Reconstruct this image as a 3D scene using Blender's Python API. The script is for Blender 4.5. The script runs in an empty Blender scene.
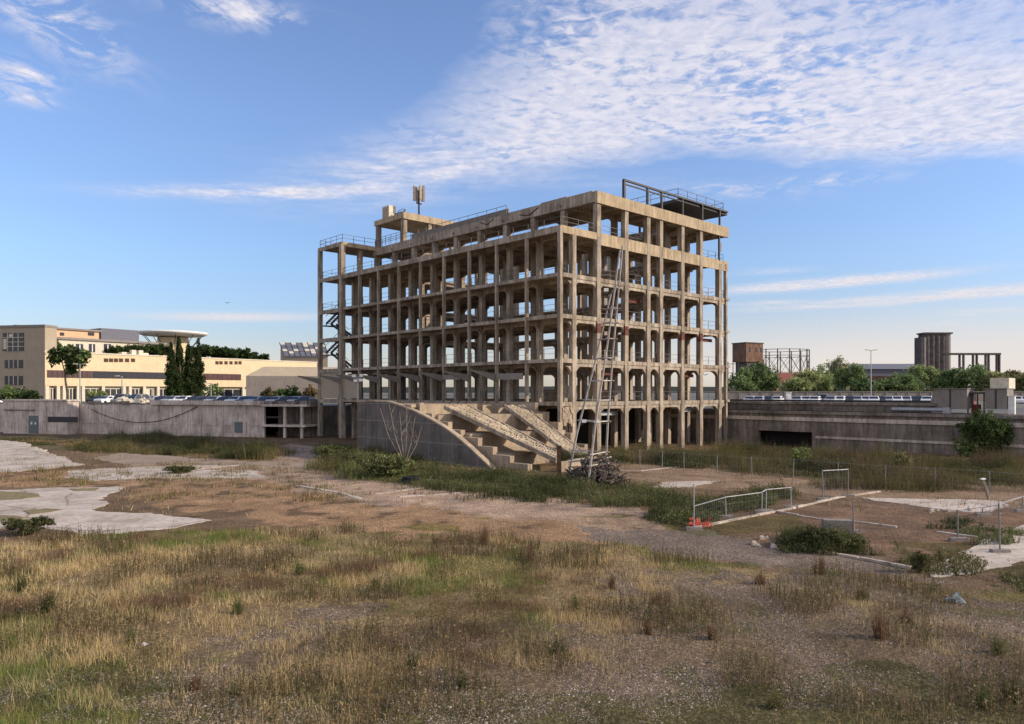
import bpy, math, random
import numpy as np
from mathutils import Vector, Matrix
R = math.radians
random.seed(7); rng = np.random.default_rng(7)
sc = bpy.context.scene
col = sc.collection
F = 738.0; HY = 392.0; EYE = 5.7

# ------------------------------------------------------------------ helpers
def at(px, py, Y):
    return Vector(((px-512)/F*Y, Y, EYE-(py-HY)/F*Y))
def gnd(px, py, z=0.0):
    Y = (EYE-z)*F/(py-HY)
    return Vector(((px-512)/F*Y, Y, z))
def tag(o, label=None, cat=None, group=None, kind=None):
    if label: o['label'] = label
    if cat: o['category'] = cat
    if group: o['group'] = group
    if kind: o['kind'] = kind
    return o
def empty(name, loc, rz=0, label=None, cat=None, group=None):
    o = bpy.data.objects.new(name, None); col.objects.link(o)
    o.empty_display_size = .3
    o.location = loc; o.rotation_euler = (0, 0, rz)
    return tag(o, label, cat, group)
def children(o): return [c for c in bpy.data.objects if c.parent == o]
def copy_tree(o, parent=None):
    c = o.copy(); col.objects.link(c); c.parent = parent
    for ch in children(o): copy_tree(ch, c)
    return c

class MB:
    def __init__(s): s.v = []; s.f = []
    def add(s, vs, fs):
        n = len(s.v); s.v += [tuple(p) for p in vs]; s.f += [tuple(i+n for i in f) for f in fs]; return s
    def box(s, x0, x1, y0, y1, z0, z1):
        if x0 > x1: x0, x1 = x1, x0
        if y0 > y1: y0, y1 = y1, y0
        if z0 > z1: z0, z1 = z1, z0
        vs = [(x0,y0,z0),(x1,y0,z0),(x1,y1,z0),(x0,y1,z0),(x0,y0,z1),(x1,y0,z1),(x1,y1,z1),(x0,y1,z1)]
        return s.add(vs, [(3,2,1,0),(4,5,6,7),(0,1,5,4),(1,2,6,5),(2,3,7,6),(3,0,4,7)])
    def hexa(s, b, t):
        return s.add(list(b)+list(t), [(3,2,1,0),(4,5,6,7),(0,1,5,4),(1,2,6,5),(2,3,7,6),(3,0,4,7)])
    def prism(s, pts, off):
        off = Vector(off); n = len(pts); P = [Vector(p) for p in pts]
        vs = P+[p+off for p in P]
        fs = [tuple(range(n))[::-1], tuple(range(n, 2*n))]
        fs += [(i, (i+1) % n, n+(i+1) % n, n+i) for i in range(n)]
        return s.add(vs, fs)
    def tube(s, p0, p1, r0, r1=None, n=6, cap=True):
        r1 = r0 if r1 is None else r1
        p0 = Vector(p0); p1 = Vector(p1); d = (p1-p0)
        if d.length < 1e-6: return s
        d.normalize()
        a = d.orthogonal().normalized(); b = d.cross(a)
        vs = []
        for p, r in ((p0, r0), (p1, r1)):
            for k in range(n):
                t = 2*math.pi*k/n; vs.append(p+a*math.cos(t)*r+b*math.sin(t)*r)
        fs = [(k, (k+1) % n, n+(k+1) % n, n+k) for k in range(n)]
        if cap: fs += [tuple(range(n))[::-1], tuple(range(n, 2*n))]
        return s.add(vs, fs)
    def path(s, pts, r0, r1=None, n=5):
        r1 = r0 if r1 is None else r1; m = len(pts)-1
        for i in range(m):
            s.tube(pts[i], pts[i+1], r0+(r1-r0)*i/m, r0+(r1-r0)*(i+1)/m, n)
        return s
    def lathe(s, prof, n=32, c=(0,0)):
        vs = []; m = len(prof)
        for r, z in prof:
            for k in range(n):
                t = 2*math.pi*k/n; vs.append((c[0]+r*math.cos(t), c[1]+r*math.sin(t), z))
        fs = []
        for i in range(m-1):
            for k in range(n):
                fs.append((i*n+k, i*n+(k+1) % n, (i+1)*n+(k+1) % n, (i+1)*n+k))
        fs += [tuple(range(n))[::-1], tuple(range((m-1)*n, m*n))]
        return s.add(vs, fs)
    def build(s, name, mat, parent=None, bevel=0, smooth=False):
        me = bpy.data.meshes.new(name); me.from_pydata(s.v, [], s.f); me.update()
        if mat: me.materials.append(mat)
        o = bpy.data.objects.new(name, me); col.objects.link(o)
        if parent: o.parent = parent
        if smooth:
            for p in me.polygons: p.use_smooth = True
        if bevel:
            m = o.modifiers.new('bevel', 'BEVEL'); m.width = bevel; m.segments = 2; m.limit_method = 'ANGLE'
        return o

def np_mesh(name, V, nper, mat, parent=None, colr=None):
    """V (N*nper,3): N faces of nper own vertices; colr (N,3) a colour for each face."""
    me = bpy.data.meshes.new(name); N = len(V)//nper
    me.vertices.add(len(V)); me.vertices.foreach_set('co', V.astype(np.float32).ravel())
    me.loops.add(len(V)); me.loops.foreach_set('vertex_index', np.arange(len(V), dtype=np.int32))
    me.polygons.add(N); me.polygons.foreach_set('loop_start', np.arange(0, len(V), nper, dtype=np.int32))
    me.update(calc_edges=True)
    if colr is not None:
        a = me.attributes.new('tint', 'FLOAT_COLOR', 'POINT')
        c = np.ones((len(V), 4), np.float32); c[:, :3] = np.repeat(colr, nper, axis=0)
        a.data.foreach_set('color', c.ravel())
    me.materials.append(mat)
    o = bpy.data.objects.new(name, me); col.objects.link(o)
    if parent: o.parent = parent
    return o

# smooth value noise on the ground plane
_T = rng.random((256, 256))
def vnoise(x, y, s=1.0, seed=0):
    x = np.asarray(x)/s+seed*17.3+1000; y = np.asarray(y)/s+seed*9.1+1000
    xi = np.floor(x).astype(int); yi = np.floor(y).astype(int)
    fx = x-xi; fy = y-yi; fx = fx*fx*(3-2*fx); fy = fy*fy*(3-2*fy)
    a = _T[xi % 256, yi % 256]; b = _T[(xi+1) % 256, yi % 256]; c = _T[xi % 256, (yi+1) % 256]; d = _T[(xi+1) % 256, (yi+1) % 256]
    return (a*(1-fx)+b*fx)*(1-fy)+(c*(1-fx)+d*fx)*fy
def fbm(x, y, s=1.0, seed=0, o=3):
    t = 0; w = 0
    for i in range(o):
        t = t+vnoise(x, y, s/2**i, seed+i)*.5**i; w += .5**i
    return t/w
def inpoly(x, y, poly):
    x = np.asarray(x); y = np.asarray(y); r = np.zeros(x.shape, bool); n = len(poly)
    for i in range(n):
        x0, y0 = poly[i]; x1, y1 = poly[(i+1) % n]
        if y0 == y1: continue
        c = ((y0 > y) != (y1 > y)) & (x < (x1-x0)*(y-y0)/(y1-y0)+x0)
        r ^= c
    return r

# ------------------------------------------------------------------ materials
def newmat(name):
    m = bpy.data.materials.new(name); m.use_nodes = True
    nt = m.node_tree; b = nt.nodes['Principled BSDF']; return m, nt, b
def N(nt, t, **k):
    n = nt.nodes.new(t)
    for a, v in k.items(): setattr(n, a, v)
    return n
def ramp(nt, src, stops):
    r = N(nt, 'ShaderNodeValToRGB'); e = r.color_ramp.elements
    e[0].position, e[0].color = stops[0][0], (*stops[0][1], 1)
    e[1].position, e[1].color = stops[1][0], (*stops[1][1], 1)
    for p, c in stops[2:]:
        x = e.new(p); x.color = (*c, 1)
    nt.links.new(src, r.inputs[0]); return r.outputs[0]
def noise(nt, vec, scale, detail=5, rough=.6, dist=0):
    n = N(nt, 'ShaderNodeTexNoise'); n.inputs['Scale'].default_value = scale; n.inputs['Detail'].default_value = detail
    n.inputs['Roughness'].default_value = rough; n.inputs['Distortion'].default_value = dist
    if vec: nt.links.new(vec, n.inputs['Vector'])
    return n.outputs['Fac']
def mapping(nt, vec, scale):
    m = N(nt, 'ShaderNodeMapping'); m.inputs['Scale'].default_value = scale; nt.links.new(vec, m.inputs['Vector']); return m.outputs[0]
def mix(nt, a, b, fac, mode='MIX'):
    m = N(nt, 'ShaderNodeMix', data_type='RGBA', blend_type=mode)
    for s, v in ((m.inputs[0], fac), (m.inputs[6], a), (m.inputs[7], b)):
        if hasattr(v, 'links') or hasattr(v, 'is_linked'): nt.links.new(v, s)
        elif isinstance(v, (int, float)): s.default_value = v
        else: s.default_value = (*v, 1)
    return m.outputs[2]
def bump(nt, b, h, strength=.4, dist=.03):
    bp = N(nt, 'ShaderNodeBump'); bp.inputs['Strength'].default_value = strength; bp.inputs['Distance'].default_value = dist
    nt.links.new(h, bp.inputs['Height']); nt.links.new(bp.outputs[0], b.inputs['Normal'])

def concrete(name, base, dark, stain=.55, streak=1.0, lines=None):
    m, nt, b = newmat(name)
    tc = N(nt, 'ShaderNodeTexCoord').outputs['Object']
    n1 = noise(nt, tc, .45, 6, .65); n2 = noise(nt, mapping(nt, tc, (2.2, 2.2, .25)), 1.3, 5, .7); n3 = noise(nt, tc, 5, 4, .7)
    c = ramp(nt, n1, [(.32, dark), (.66, base)])
    st = ramp(nt, n2, [(.38, (1-stain*streak,)*3), (.62, (1, 1, 1))])
    c = mix(nt, c, st, 1.0, 'MULTIPLY')
    sp = ramp(nt, n3, [(.3, (.78, .76, .74)), (.55, (1.05, 1.03, 1.0))])
    c = mix(nt, c, sp, .7, 'MULTIPLY')
    if lines:       # formwork joints, a grid of thin darker lines
        w, h = lines
        sx = N(nt, 'ShaderNodeSeparateXYZ'); nt.links.new(tc, sx.inputs[0])
        out = None
        for k, p in ((1, w), (2, h)):
            a = N(nt, 'ShaderNodeMath', operation='DIVIDE'); nt.links.new(sx.outputs[k], a.inputs[0]); a.inputs[1].default_value = p
            f = N(nt, 'ShaderNodeMath', operation='FRACT'); nt.links.new(a.outputs[0], f.inputs[0])
            g = N(nt, 'ShaderNodeMath', operation='LESS_THAN'); nt.links.new(f.outputs[0], g.inputs[0]); g.inputs[1].default_value = .06/p
            out = g.outputs[0] if out is None else (lambda q: (nt.links.new(out, q.inputs[0]), nt.links.new(g.outputs[0], q.inputs[1]), q.outputs[0])[2])(N(nt, 'ShaderNodeMath', operation='MAXIMUM'))
        c = mix(nt, c, tuple(min(1, x*1.2) for x in base), out)
    nt.links.new(c, b.inputs['Base Color']); b.inputs['Roughness'].default_value = .93
    b.inputs['Specular IOR Level'].default_value = .2
    bump(nt, b, n3, .5, .05)
    return m
def plain(name, c, rough=.7, metal=0, var=.25, scale=3):
    m, nt, b = newmat(name); tc = N(nt, 'ShaderNodeTexCoord').outputs['Object']
    n = noise(nt, tc, scale, 5, .65)
    cc = ramp(nt, n, [(.3, tuple(x*(1-var) for x in c)), (.7, tuple(min(1, x*(1+var*.5)) for x in c))])
    nt.links.new(cc, b.inputs['Base Color']); b.inputs['Roughness'].default_value = rough; b.inputs['Metallic'].default_value = metal
    if rough > .6: b.inputs['Specular IOR Level'].default_value = .25
    return m
def leafmat(name, trans=.35):
    m, nt, b = newmat(name)
    a = N(nt, 'ShaderNodeAttribute', attribute_name='tint')
    nt.links.new(a.outputs['Color'], b.inputs['Base Color']); b.inputs['Roughness'].default_value = .7
    b.inputs['Specular IOR Level'].default_value = .15
    t = N(nt, 'ShaderNodeBsdfTranslucent'); nt.links.new(a.outputs['Color'], t.inputs['Color'])
    ms = N(nt, 'ShaderNodeMixShader'); ms.inputs[0].default_value = trans
    nt.links.new(b.outputs[0], ms.inputs[1]); nt.links.new(t.outputs[0], ms.inputs[2])
    nt.links.new(ms.outputs[0], nt.nodes['Material Output'].inputs[0])
    return m
M = {}
M['conc'] = concrete('tan_concrete', (.55, .47, .375), (.29, .235, .18), .55)
M['conc2'] = concrete('inner_concrete', (.54, .46, .37), (.34, .28, .22), .4)
M['slab'] = concrete('slab_concrete', (.47, .39, .30), (.26, .21, .16), .35)
M['grand'] = concrete('grandstand_concrete', (.52, .42, .31), (.33, .26, .19), .3)
M['curved'] = concrete('curved_wall_concrete', (.21, .185, .165), (.13, .115, .105), .3, lines=(3.1, 1.55))
M['ramp'] = concrete('ramp_concrete', (.52, .44, .33), (.28, .23, .17), .15)
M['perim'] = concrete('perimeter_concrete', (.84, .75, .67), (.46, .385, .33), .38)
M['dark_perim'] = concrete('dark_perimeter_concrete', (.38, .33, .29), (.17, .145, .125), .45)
M['cream'] = concrete('cream_render', (.74, .60, .40), (.66, .53, .35), .12)
M['beige'] = concrete('beige_render', (.44, .37, .28), (.38, .32, .25), .1)
M['orange'] = concrete('orange_render', (.70, .47, .30), (.60, .40, .26), .1)
M['greyr'] = concrete('grey_render', (.30, .27, .245), (.24, .215, .2), .15)
M['steel'] = plain('dark_steel', (.045, .042, .045), .6, .3)
M['rust'] = plain('rusty_steel', (.10, .055, .035), .8, .2, .5)
M['galv'] = plain('galvanised_steel', (.42, .42, .43), .5, .6)
M['fence'] = plain('weathered_fence_steel', (.24, .235, .22), .7, .2)
M['rail'] = plain('railing_steel', (.12, .11, .105), .6, .3)
M['red'] = plain('red_oxide_paint', (.15, .055, .042), .85, 0, .6)
M['white'] = plain('white_paint', (.78, .77, .74), .5)
M['offw'] = plain('offwhite_render', (.66, .60, .48), .8)
M['glass'] = plain('dark_window_glass', (.03, .032, .045), .2, 0, .2)
M['redglass'] = plain('maroon_window_band', (.085, .03, .028), .4, 0, .5, .3)
M['void_shade'] = plain('painted_void_shade', (.03, .028, .027), .9)  # near-black colour that paints in the shade of deep openings
M['wood'] = plain('grey_timber', (.38, .34, .31), .9, 0, .4, 2)
M['woodl'] = plain('pale_timber', (.55, .50, .44), .9, 0, .3, 2)
M['root'] = plain('grey_roots', (.13, .105, .09), .95, 0, .5)
M['bark'] = plain('bark', (.12, .09, .07), .95, 0, .4)
M['twig'] = plain('dry_twig', (.30, .24, .19), .95, 0, .3)
M['leaf'] = leafmat('leaves')
M['blade'] = leafmat('grass_blades', .3)
M['tyre'] = plain('rubber', (.02, .02, .022), .85)
M['asphalt'] = plain('asphalt', (.075, .072, .07), .9, 0, .3, .5)
M['door'] = plain('grey_green_door', (.13, .16, .16), .6)
M['net'] = plain('coral_plastic_net', (.75, .13, .08), .6)
M['bluewhite'] = plain('blue_white_plastic', (.22, .29, .34), .45)
M['brick'] = concrete('silo_brick', (.27, .16, .11), (.15, .09, .07), .5)
M['tower'] = concrete('silo_tower_concrete', (.19, .16, .155), (.10, .085, .085), .55)
M['roofred'] = plain('red_roof_tiles', (.26, .10, .07), .9)
M['warehouse'] = plain('warehouse_slate', (.16, .16, .19), .8)
M['tanpave'] = concrete('tan_pavement', (.36, .28, .215), (.24, .185, .14), .15)
M['yellow'] = concrete('ochre_fascia', (.56, .45, .31), (.38, .30, .20), .35)

# ------------------------------------------------------------------ camera, sun, sky
cd = bpy.data.cameras.new('camera'); cam = bpy.data.objects.new('camera', cd); col.objects.link(cam)
cam.location = (0, 0, EYE); cam.rotation_euler = (R(90), 0, 0)
cd.sensor_width = 36; cd.lens = 36*F/1024; cd.shift_y = (HY-362)/1024; cd.clip_end = 9000; cd.clip_start = .1
sc.camera = cam
SAZ = Vector((.985, -.17, 0)).normalized(); SEL = R(27)
sd = Vector((SAZ.x*math.cos(SEL), SAZ.y*math.cos(SEL), math.sin(SEL)))
L_ = bpy.data.lights.new('sun', 'SUN'); L_.energy = 2.9; L_.angle = R(.5); L_.color = (1, .86, .69)
so = bpy.data.objects.new('sun', L_); col.objects.link(so); so.rotation_euler = sd.to_track_quat('Z', 'Y').to_euler()
so.location = (60, -20, 60)
w = bpy.data.worlds.new('World'); sc.world = w; w.use_nodes = True; nt = w.node_tree
bg = nt.nodes['Background']; bg.inputs[1].default_value = 0.15
sky = N(nt, 'ShaderNodeTexSky', sky_type='NISHITA'); sky.sun_disc = False; sky.sun_elevation = SEL
sky.sun_rotation = math.atan2(SAZ.x, SAZ.y); sky.air_density = 1.0; sky.dust_density = .6; sky.ozone_density = 2.2; sky.altitude = 50
g = N(nt, 'ShaderNodeTexCoord').outputs['Generated']
sx = N(nt, 'ShaderNodeSeparateXYZ'); nt.links.new(g, sx.inputs[0])
def MA(op, a, b=None, c=None, clamp=False):
    n = N(nt, 'ShaderNodeMath', operation=op); n.use_clamp = clamp
    for i, v in enumerate((a, b, c)):
        if v is None: continue
        if isinstance(v, (int, float)): n.inputs[i].default_value = v
        else: nt.links.new(v, n.inputs[i])
    return n.outputs[0]
AZ = MA('ARCTAN2', sx.outputs[0], sx.outputs[1]); EL = MA('ARCSINE', sx.outputs[2])
def azel(px, py):
    a = math.atan2(px-512, F); return a, math.atan2((HY-py)*math.cos(a), F)
# cloud layer coordinates: a flat layer overhead
zc = MA('MAXIMUM', sx.outputs[2], .02)
cv = N(nt, 'ShaderNodeCombineXYZ'); nt.links.new(MA('DIVIDE', sx.outputs[0], zc), cv.inputs[0]); nt.links.new(MA('DIVIDE', sx.outputs[1], zc), cv.inputs[1])
cl = cv.outputs[0]
wob = noise(nt, cl, 1.1, 4, .6)
def curve(x, pts, lo, hi):
    n = N(nt, 'ShaderNodeFloatCurve'); c = n.mapping.curves[0]
    A = [((azel(px, py)[0]+.8)/1.6, (azel(px, py)[1]-lo)/(hi-lo)) for px, py in pts]
    c.points[0].location = A[0]; c.points[1].location = A[-1]
    for p in A[1:-1]: c.points.new(*p)
    n.mapping.update(); nt.links.new(MA('MULTIPLY_ADD', x, 1/1.6, .5), n.inputs[1])
    return MA('MULTIPLY_ADD', n.outputs[0], hi-lo, lo)
bot = curve(AZ, [(0, 212), (110, 207), (250, 200), (420, 190), (520, 182), (640, 172), (720, 160), (860, 168), (1024, 182)], 0, .6)
top = curve(AZ, [(0, 208), (110, 203), (250, 184), (330, 150), (400, 112), (460, 55), (520, -30), (600, -110), (1024, -100)], 0, .6)
wj = MA('MULTIPLY_ADD', wob, .30, -.15)
e1 = MA('MULTIPLY', MA('SUBTRACT', MA('ADD', EL, MA('MULTIPLY', wj, .35)), bot), 1/.035, clamp=True)
e2 = MA('MULTIPLY', MA('SUBTRACT', top, MA('ADD', EL, wj)), 1/.17, clamp=True)
region = MA('MULTIPLY', e1, e2)
cells = noise(nt, mapping(nt, cl, (6.0, 6.0, 1)), 2.6, 4, .62, .4)
broad = noise(nt, mapping(nt, cl, (1.0, 1.6, 1)), 1.7, 3, .6)
tex = MA('ADD', MA('MULTIPLY', cells, .8), MA('MULTIPLY', broad, .9))
low = MA('SUBTRACT', 1.0, MA('MULTIPLY', MA('SUBTRACT', EL, .22), 3.2, clamp=True))   # denser and softer lower down
alt = MA('MULTIPLY', MA('ADD', MA('SUBTRACT', tex, .72), MA('MULTIPLY', low, .24)), 4.6, clamp=True)
mask = MA('MULTIPLY', MA('MULTIPLY', region, alt), .80)
def blob(px, py, rx, ry, amp, tilt=0.0, tx=None):
    a0, e0 = azel(px, py); ra = rx/F; re = ry/F
    da = MA('SUBTRACT', AZ, a0); de = MA('SUBTRACT', MA('SUBTRACT', EL, e0), MA('MULTIPLY', da, tilt))
    q = MA('ADD', MA('POWER', MA('ABSOLUTE', MA('DIVIDE', da, ra)), 2.0), MA('POWER', MA('ABSOLUTE', MA('DIVIDE', de, re)), 2.0))
    v = MA('EXPONENT', MA('MULTIPLY', q, -1.0))
    return MA('MULTIPLY', v, amp if tx is None else MA('MULTIPLY', tx, amp))
puff = MA('MULTIPLY', MA('SUBTRACT', noise(nt, mapping(nt, cl, (3.2, 2.2, 1)), 2.0, 6, .62, .8), .44), 5.5, clamp=True)
wisp = MA('MULTIPLY', MA('SUBTRACT', noise(nt, N(nt, 'ShaderNodeMapping').outputs[0] if False else mapping(nt, g, (3, 3, 46)), 1.6, 5, .6, .3), .36), 3.2, clamp=True)
wisp3 = MA('MULTIPLY_ADD', noise(nt, mapping(nt, g, (5, 5, 60)), 2.2, 5, .65, .4), 2.2, -.35, clamp=True)
wisp2 = MA('MULTIPLY', MA('SUBTRACT', noise(nt, mapping(nt, cl, (1.6, 3.2, 1)), 1.5, 5, .62, .3), .30), 3.6, clamp=True)
bl = [(60, 24, 46, 20, 1.2, -.3, puff), (20, 75, 26, 12, 1.1, 0, puff), (240, 12, 55, 11, 1.2, 0, puff), (18, 97, 26, 5, .9, 0, puff),
      (285, 24, 26, 7, .9, 0, puff), (310, 192, 130, 7, 1.1, .085, wisp2), (430, 165, 110, 26, .95, .2, wisp2), (830, 283, 95, 4.5, 1.35, .03, wisp3), (930, 297, 150, 5, 1.3, .03, wisp3), (770, 303, 50, 3, .7, .0, wisp3), (980, 312, 90, 5, .7, .0, wisp3), (760, 272, 45, 3, .5, 0, wisp),
      (930, 340, 220, 16, .8, .02, wisp), (980, 322, 90, 6, .7, 0, wisp), (235, 317, 80, 4, .8, .03, None), (740, 190, 60, 7, .5, -.1, puff),
      (830, 180, 60, 5, .6, -.05, puff), (520, 182, 200, 10, .35, -.05, wisp), (900, 365, 330, 44, .9, 0, None), (120, 372, 330, 30, .5, 0, None)]
for b_ in bl: mask = MA('MAXIMUM', mask, MA('MINIMUM', blob(*b_), .92))
mask = MA('MINIMUM', mask, .94)
# unseen white cloud added overhead and behind the camera as neutral fill light
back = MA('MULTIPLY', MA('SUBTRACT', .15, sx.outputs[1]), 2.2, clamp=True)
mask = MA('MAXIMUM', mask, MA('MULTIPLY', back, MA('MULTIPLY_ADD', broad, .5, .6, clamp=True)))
hz = MA('MULTIPLY', EL, 1/.34, clamp=True)
hzc = ramp(nt, hz, [(0, (.47, .45, .50)), (.2, (.50, .50, .58)), (.5, (.60, .63, .73)), (1, (.72, .73, .84))])
tint = mix(nt, sky.outputs[0], hzc, 1.0, 'MULTIPLY')
shadec = ramp(nt, cells, [(.36, (2.6, 2.7, 3.25)), (.62, (3.75, 3.55, 3.75))])
warm = MA('MULTIPLY', MA('SUBTRACT', .17, EL), 6.0, clamp=True)
cloudc = mix(nt, shadec, (3.5, 3.15, 2.85), warm)
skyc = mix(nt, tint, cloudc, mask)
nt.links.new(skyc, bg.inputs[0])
sc.view_settings.view_transform = 'Standard'; sc.view_settings.look = 'None'; sc.view_settings.gamma = 1
sc.view_settings.exposure = 0.72; sc.view_settings.use_curve_mapping = False
sc.render.engine = 'CYCLES'

# ------------------------------------------------------------------ frame of the ruin
P0 = Vector((8.1, 70.3, 0)); TH = R(43); cu, su = math.cos(TH), math.sin(TH)
def W(u, v, z=0): return Vector((P0.x+cu*u-su*v, P0.y+su*u+cu*v, z))
LV = [4.75, 8.7, 12.75, 16.5, 20.75, 24.75]
VS = [i*4.25 for i in range(10)]                # bays along the long side
US = [0, 4.2, 7.8, 10.0, 13.9, 17.5, 21.4]

bd = empty('concrete_frame_building', P0, TH, 'huge bare concrete skeleton of an unfinished seven level building with open galleries', 'building')
def ring(name, u0, u1, v0, v1, z0, z1):     # a slab round the light well
    a, b, c, d = 4.6, 17.1, 4.65, 33.6
    vs = []
    for z in (z0, z1): vs += [(u0, v0, z), (u1, v0, z), (u1, v1, z), (u0, v1, z), (a, c, z), (b, c, z), (b, d, z), (a, d, z)]
    fs = []
    for i in range(4):
        j = (i+1) % 4; fs += [(8+i, 8+j, 12+j, 12+i), (j, i, 4+i, 4+j), (i, j, 8+j, 8+i), (4+j, 4+i, 12+i, 12+j)]
    MB().add(vs, fs).build(name, M['slab'], bd)
for i, z in enumerate(LV[:5]): ring('floor_slab', -5.05, 22.75, -.12, 38.45, z-.22, z)
ring('roof_slab', -.1, 22.8, -.12, 38.45, LV[5]-.3, LV[5]-.08)
# beams under each floor
for i, z in enumerate(LV):
    m = MB(); zt = z-.2 if i < 5 else z-.28; d = .45
    us = ([-3.45] if i < 5 else [])+US
    for v in VS:
        for a_, b_ in (((us[0]-.3 if i < 5 else 0), 4.4), (17.3, 22.5)) if 4.5 < v < 33.8 else (((us[0]-.3 if i < 5 else 0), 22.5),): m.box(a_, b_, v-.15, v+.15, zt-d, zt)
    for u in us:
        for a_, b_ in ((0, 4.4), (33.85, 38.2)) if 5 < u < 17 else ((0, 38.2),): m.box(u-.17, u+.17, a_, b_, zt-d+.04, zt-.01)
    m.build('beam_grid', M['conc2'], bd)
# fascias
for i, z in enumerate(LV):
    if i == 5:
        MB().box(-.42, 22.95, -.40, -.13, z-1.15, z).build('fascia', M['yellow'], bd)
        MB().box(-.42, -.13, -.129, 38.6, z-1.0, z-.01).build('fascia', M['conc'], bd)
        MB().box(22.81, 23.05, -.129, 38.6, z-1.05, z-.02).build('fascia', M['conc'], bd)
        MB().box(-.12, 22.80, 38.46, 38.7, z-1.0, z-.02).build('fascia', M['conc'], bd)
    elif i == 4:
        MB().box(-.30, 23.1, -.24, -.121, z-1.05, z+.10).build('fascia', M['yellow'], bd)
        MB().box(-5.3, -.31, -.26, -.121, z-.62, z+.04).build('fascia', M['yellow'], bd)
        MB().box(-5.34, -5.06, -.12, 38.4, z-.55, z+.03).build('fascia', M['conc'], bd)
    else:
        MB().box(-5.3, 23.0, -.22, -.121, z-.34, z+.04).build('fascia', M['conc'], bd)
        MB().box(-5.30, -5.06, -.12, 38.4, z-.30, z+.03).build('fascia', M['conc'], bd)
    if i < 5: MB().box(-5.0, 22.9, 38.46, 38.65, z-.5, z+.05).build('fascia', M['conc2'], bd)

def haunch(m, u, v, zt, hw, dirs, s=.75, t=.26):
    """curved bracket where a column meets its beams"""
    for du, dv in dirs:
        pr = [(0, 0), (s, 0), (s*.62, -.16*s), (s*.3, -.42*s), (s*.12, -.72*s), (0, -1.15*s)]
        px_, py_ = -dv, du
        pts = [(u+du*(hw-.02+a)+px_*t*-.5, v+dv*(hw-.02+a)+py_*t*-.5, zt+b) for a, b in pr]
        m.prism(pts, (px_*t, py_*t, 0))
ncol = 0
def column(u, v, ztop, hw=.30, name='column', mat='conc', lv=None, hau=True, z0=-.3):
    global ncol
    m = MB(); m.box(u-hw, u+hw, v-hw, v+hw, z0, ztop)
    if hau:
        dirs = [(1, 0), (-1, 0), (0, 1), (0, -1)]
        if v == 0: dirs = [(1, 0), (-1, 0), (0, 1)]
        if v > 38: dirs = [(1, 0), (-1, 0), (0, -1)]
        for z in LV:
            if z <= ztop+.7 and z > 1: haunch(m, u, v, z-.62, hw, dirs, .42 if z > 17 else .58 if z > 9 else .82)
    o = m.build(name, M[mat], bd); ncol += 1; return o
for v in VS: column(-3.45, v, LV[4]-.2, .25)
for j, v in enumerate(VS):
    for u in US:
        if v in (0, VS[-1]) or u in (0, 4.2, 17.5, 21.4) or (j in (1, 8) and u in (7.8, 13.9)):
            column(u, v, LV[4]-.3 if u == 21.4 and v == 0 else LV[5]-1.1 if v == 0 else LV[5]-.3, .27, mat='conc' if v == 0 or u == 0 else 'conc2')
for v in VS[::1]: MB().box(-5.36, -5.04, v-.12, v+.12, -.2 if v > 20 else 4.2, LV[4]-.3).build('gallery_post', M['conc'], bd)
MB().box(-5.4, -5.06, -.30, .06, -.2, LV[4]-.1).build('corner_post', M['conc'], bd)
MB().box(22.55, 22.85, -.3, .05, -.2, LV[4]-.2).build('corner_post', M['conc'], bd)
for z in LV[:4]: MB().box(22.4, 23.15, -.42, .1, z-.2, z+.09).build('corbel', M['conc'], bd)
# interior walls: closed ground floor, cores, patches of infill
MB().box(-4.9, 21.2, 8.9, 9.1, 0, 4.1).build('basement_wall', M['void_shade'], bd)  # wall coloured near black to stand in for shade in the ground floor
MB().box(21.5, 21.7, 12.3, 38, 0, 4.1).build('basement_wall', M['dark_perim'], bd)
for i in range(5):
    z0 = LV[i]; z1 = LV[i+1]-.5
    for (a_, b_, c_, d_) in ((17.9, 18.1, 30.2, 33.7), (5.0, 7.4, 34.0, 34.2))[:1 if i % 2 else 2]:
        MB().box(a_, b_, c_, d_, z0, z1).build('interior_wall', M['conc2'], bd)
    for k in range(len(US)-1):      # low upstands behind the right-hand front
        if (k+i) % 3 == 0: MB().box(US[k]+.4, US[k+1]-.4, 8.7, 8.85, z0, z0+1.2).build('infill_panel', M['conc2'], bd)
for k in range(70):
    if k % 2: u = random.choice(US); z = random.uniform(1, 23); w_ = random.uniform(.08, .25); b_ = (u-w_, u+w_, -.276-random.uniform(0, .012), -.26, z, z+random.uniform(.3, 1.3))
    else: v = random.choice(VS); z = random.uniform(5, 20); b_ = (-5.366-random.uniform(0, .01), -5.35, v-.1, v+.08, z, z+random.uniform(.3, 1.2))
    MB().box(*b_).build('repair_patch', M[random.choice(['greyr', 'grand', 'conc2', 'beige'])], bd)
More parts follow.
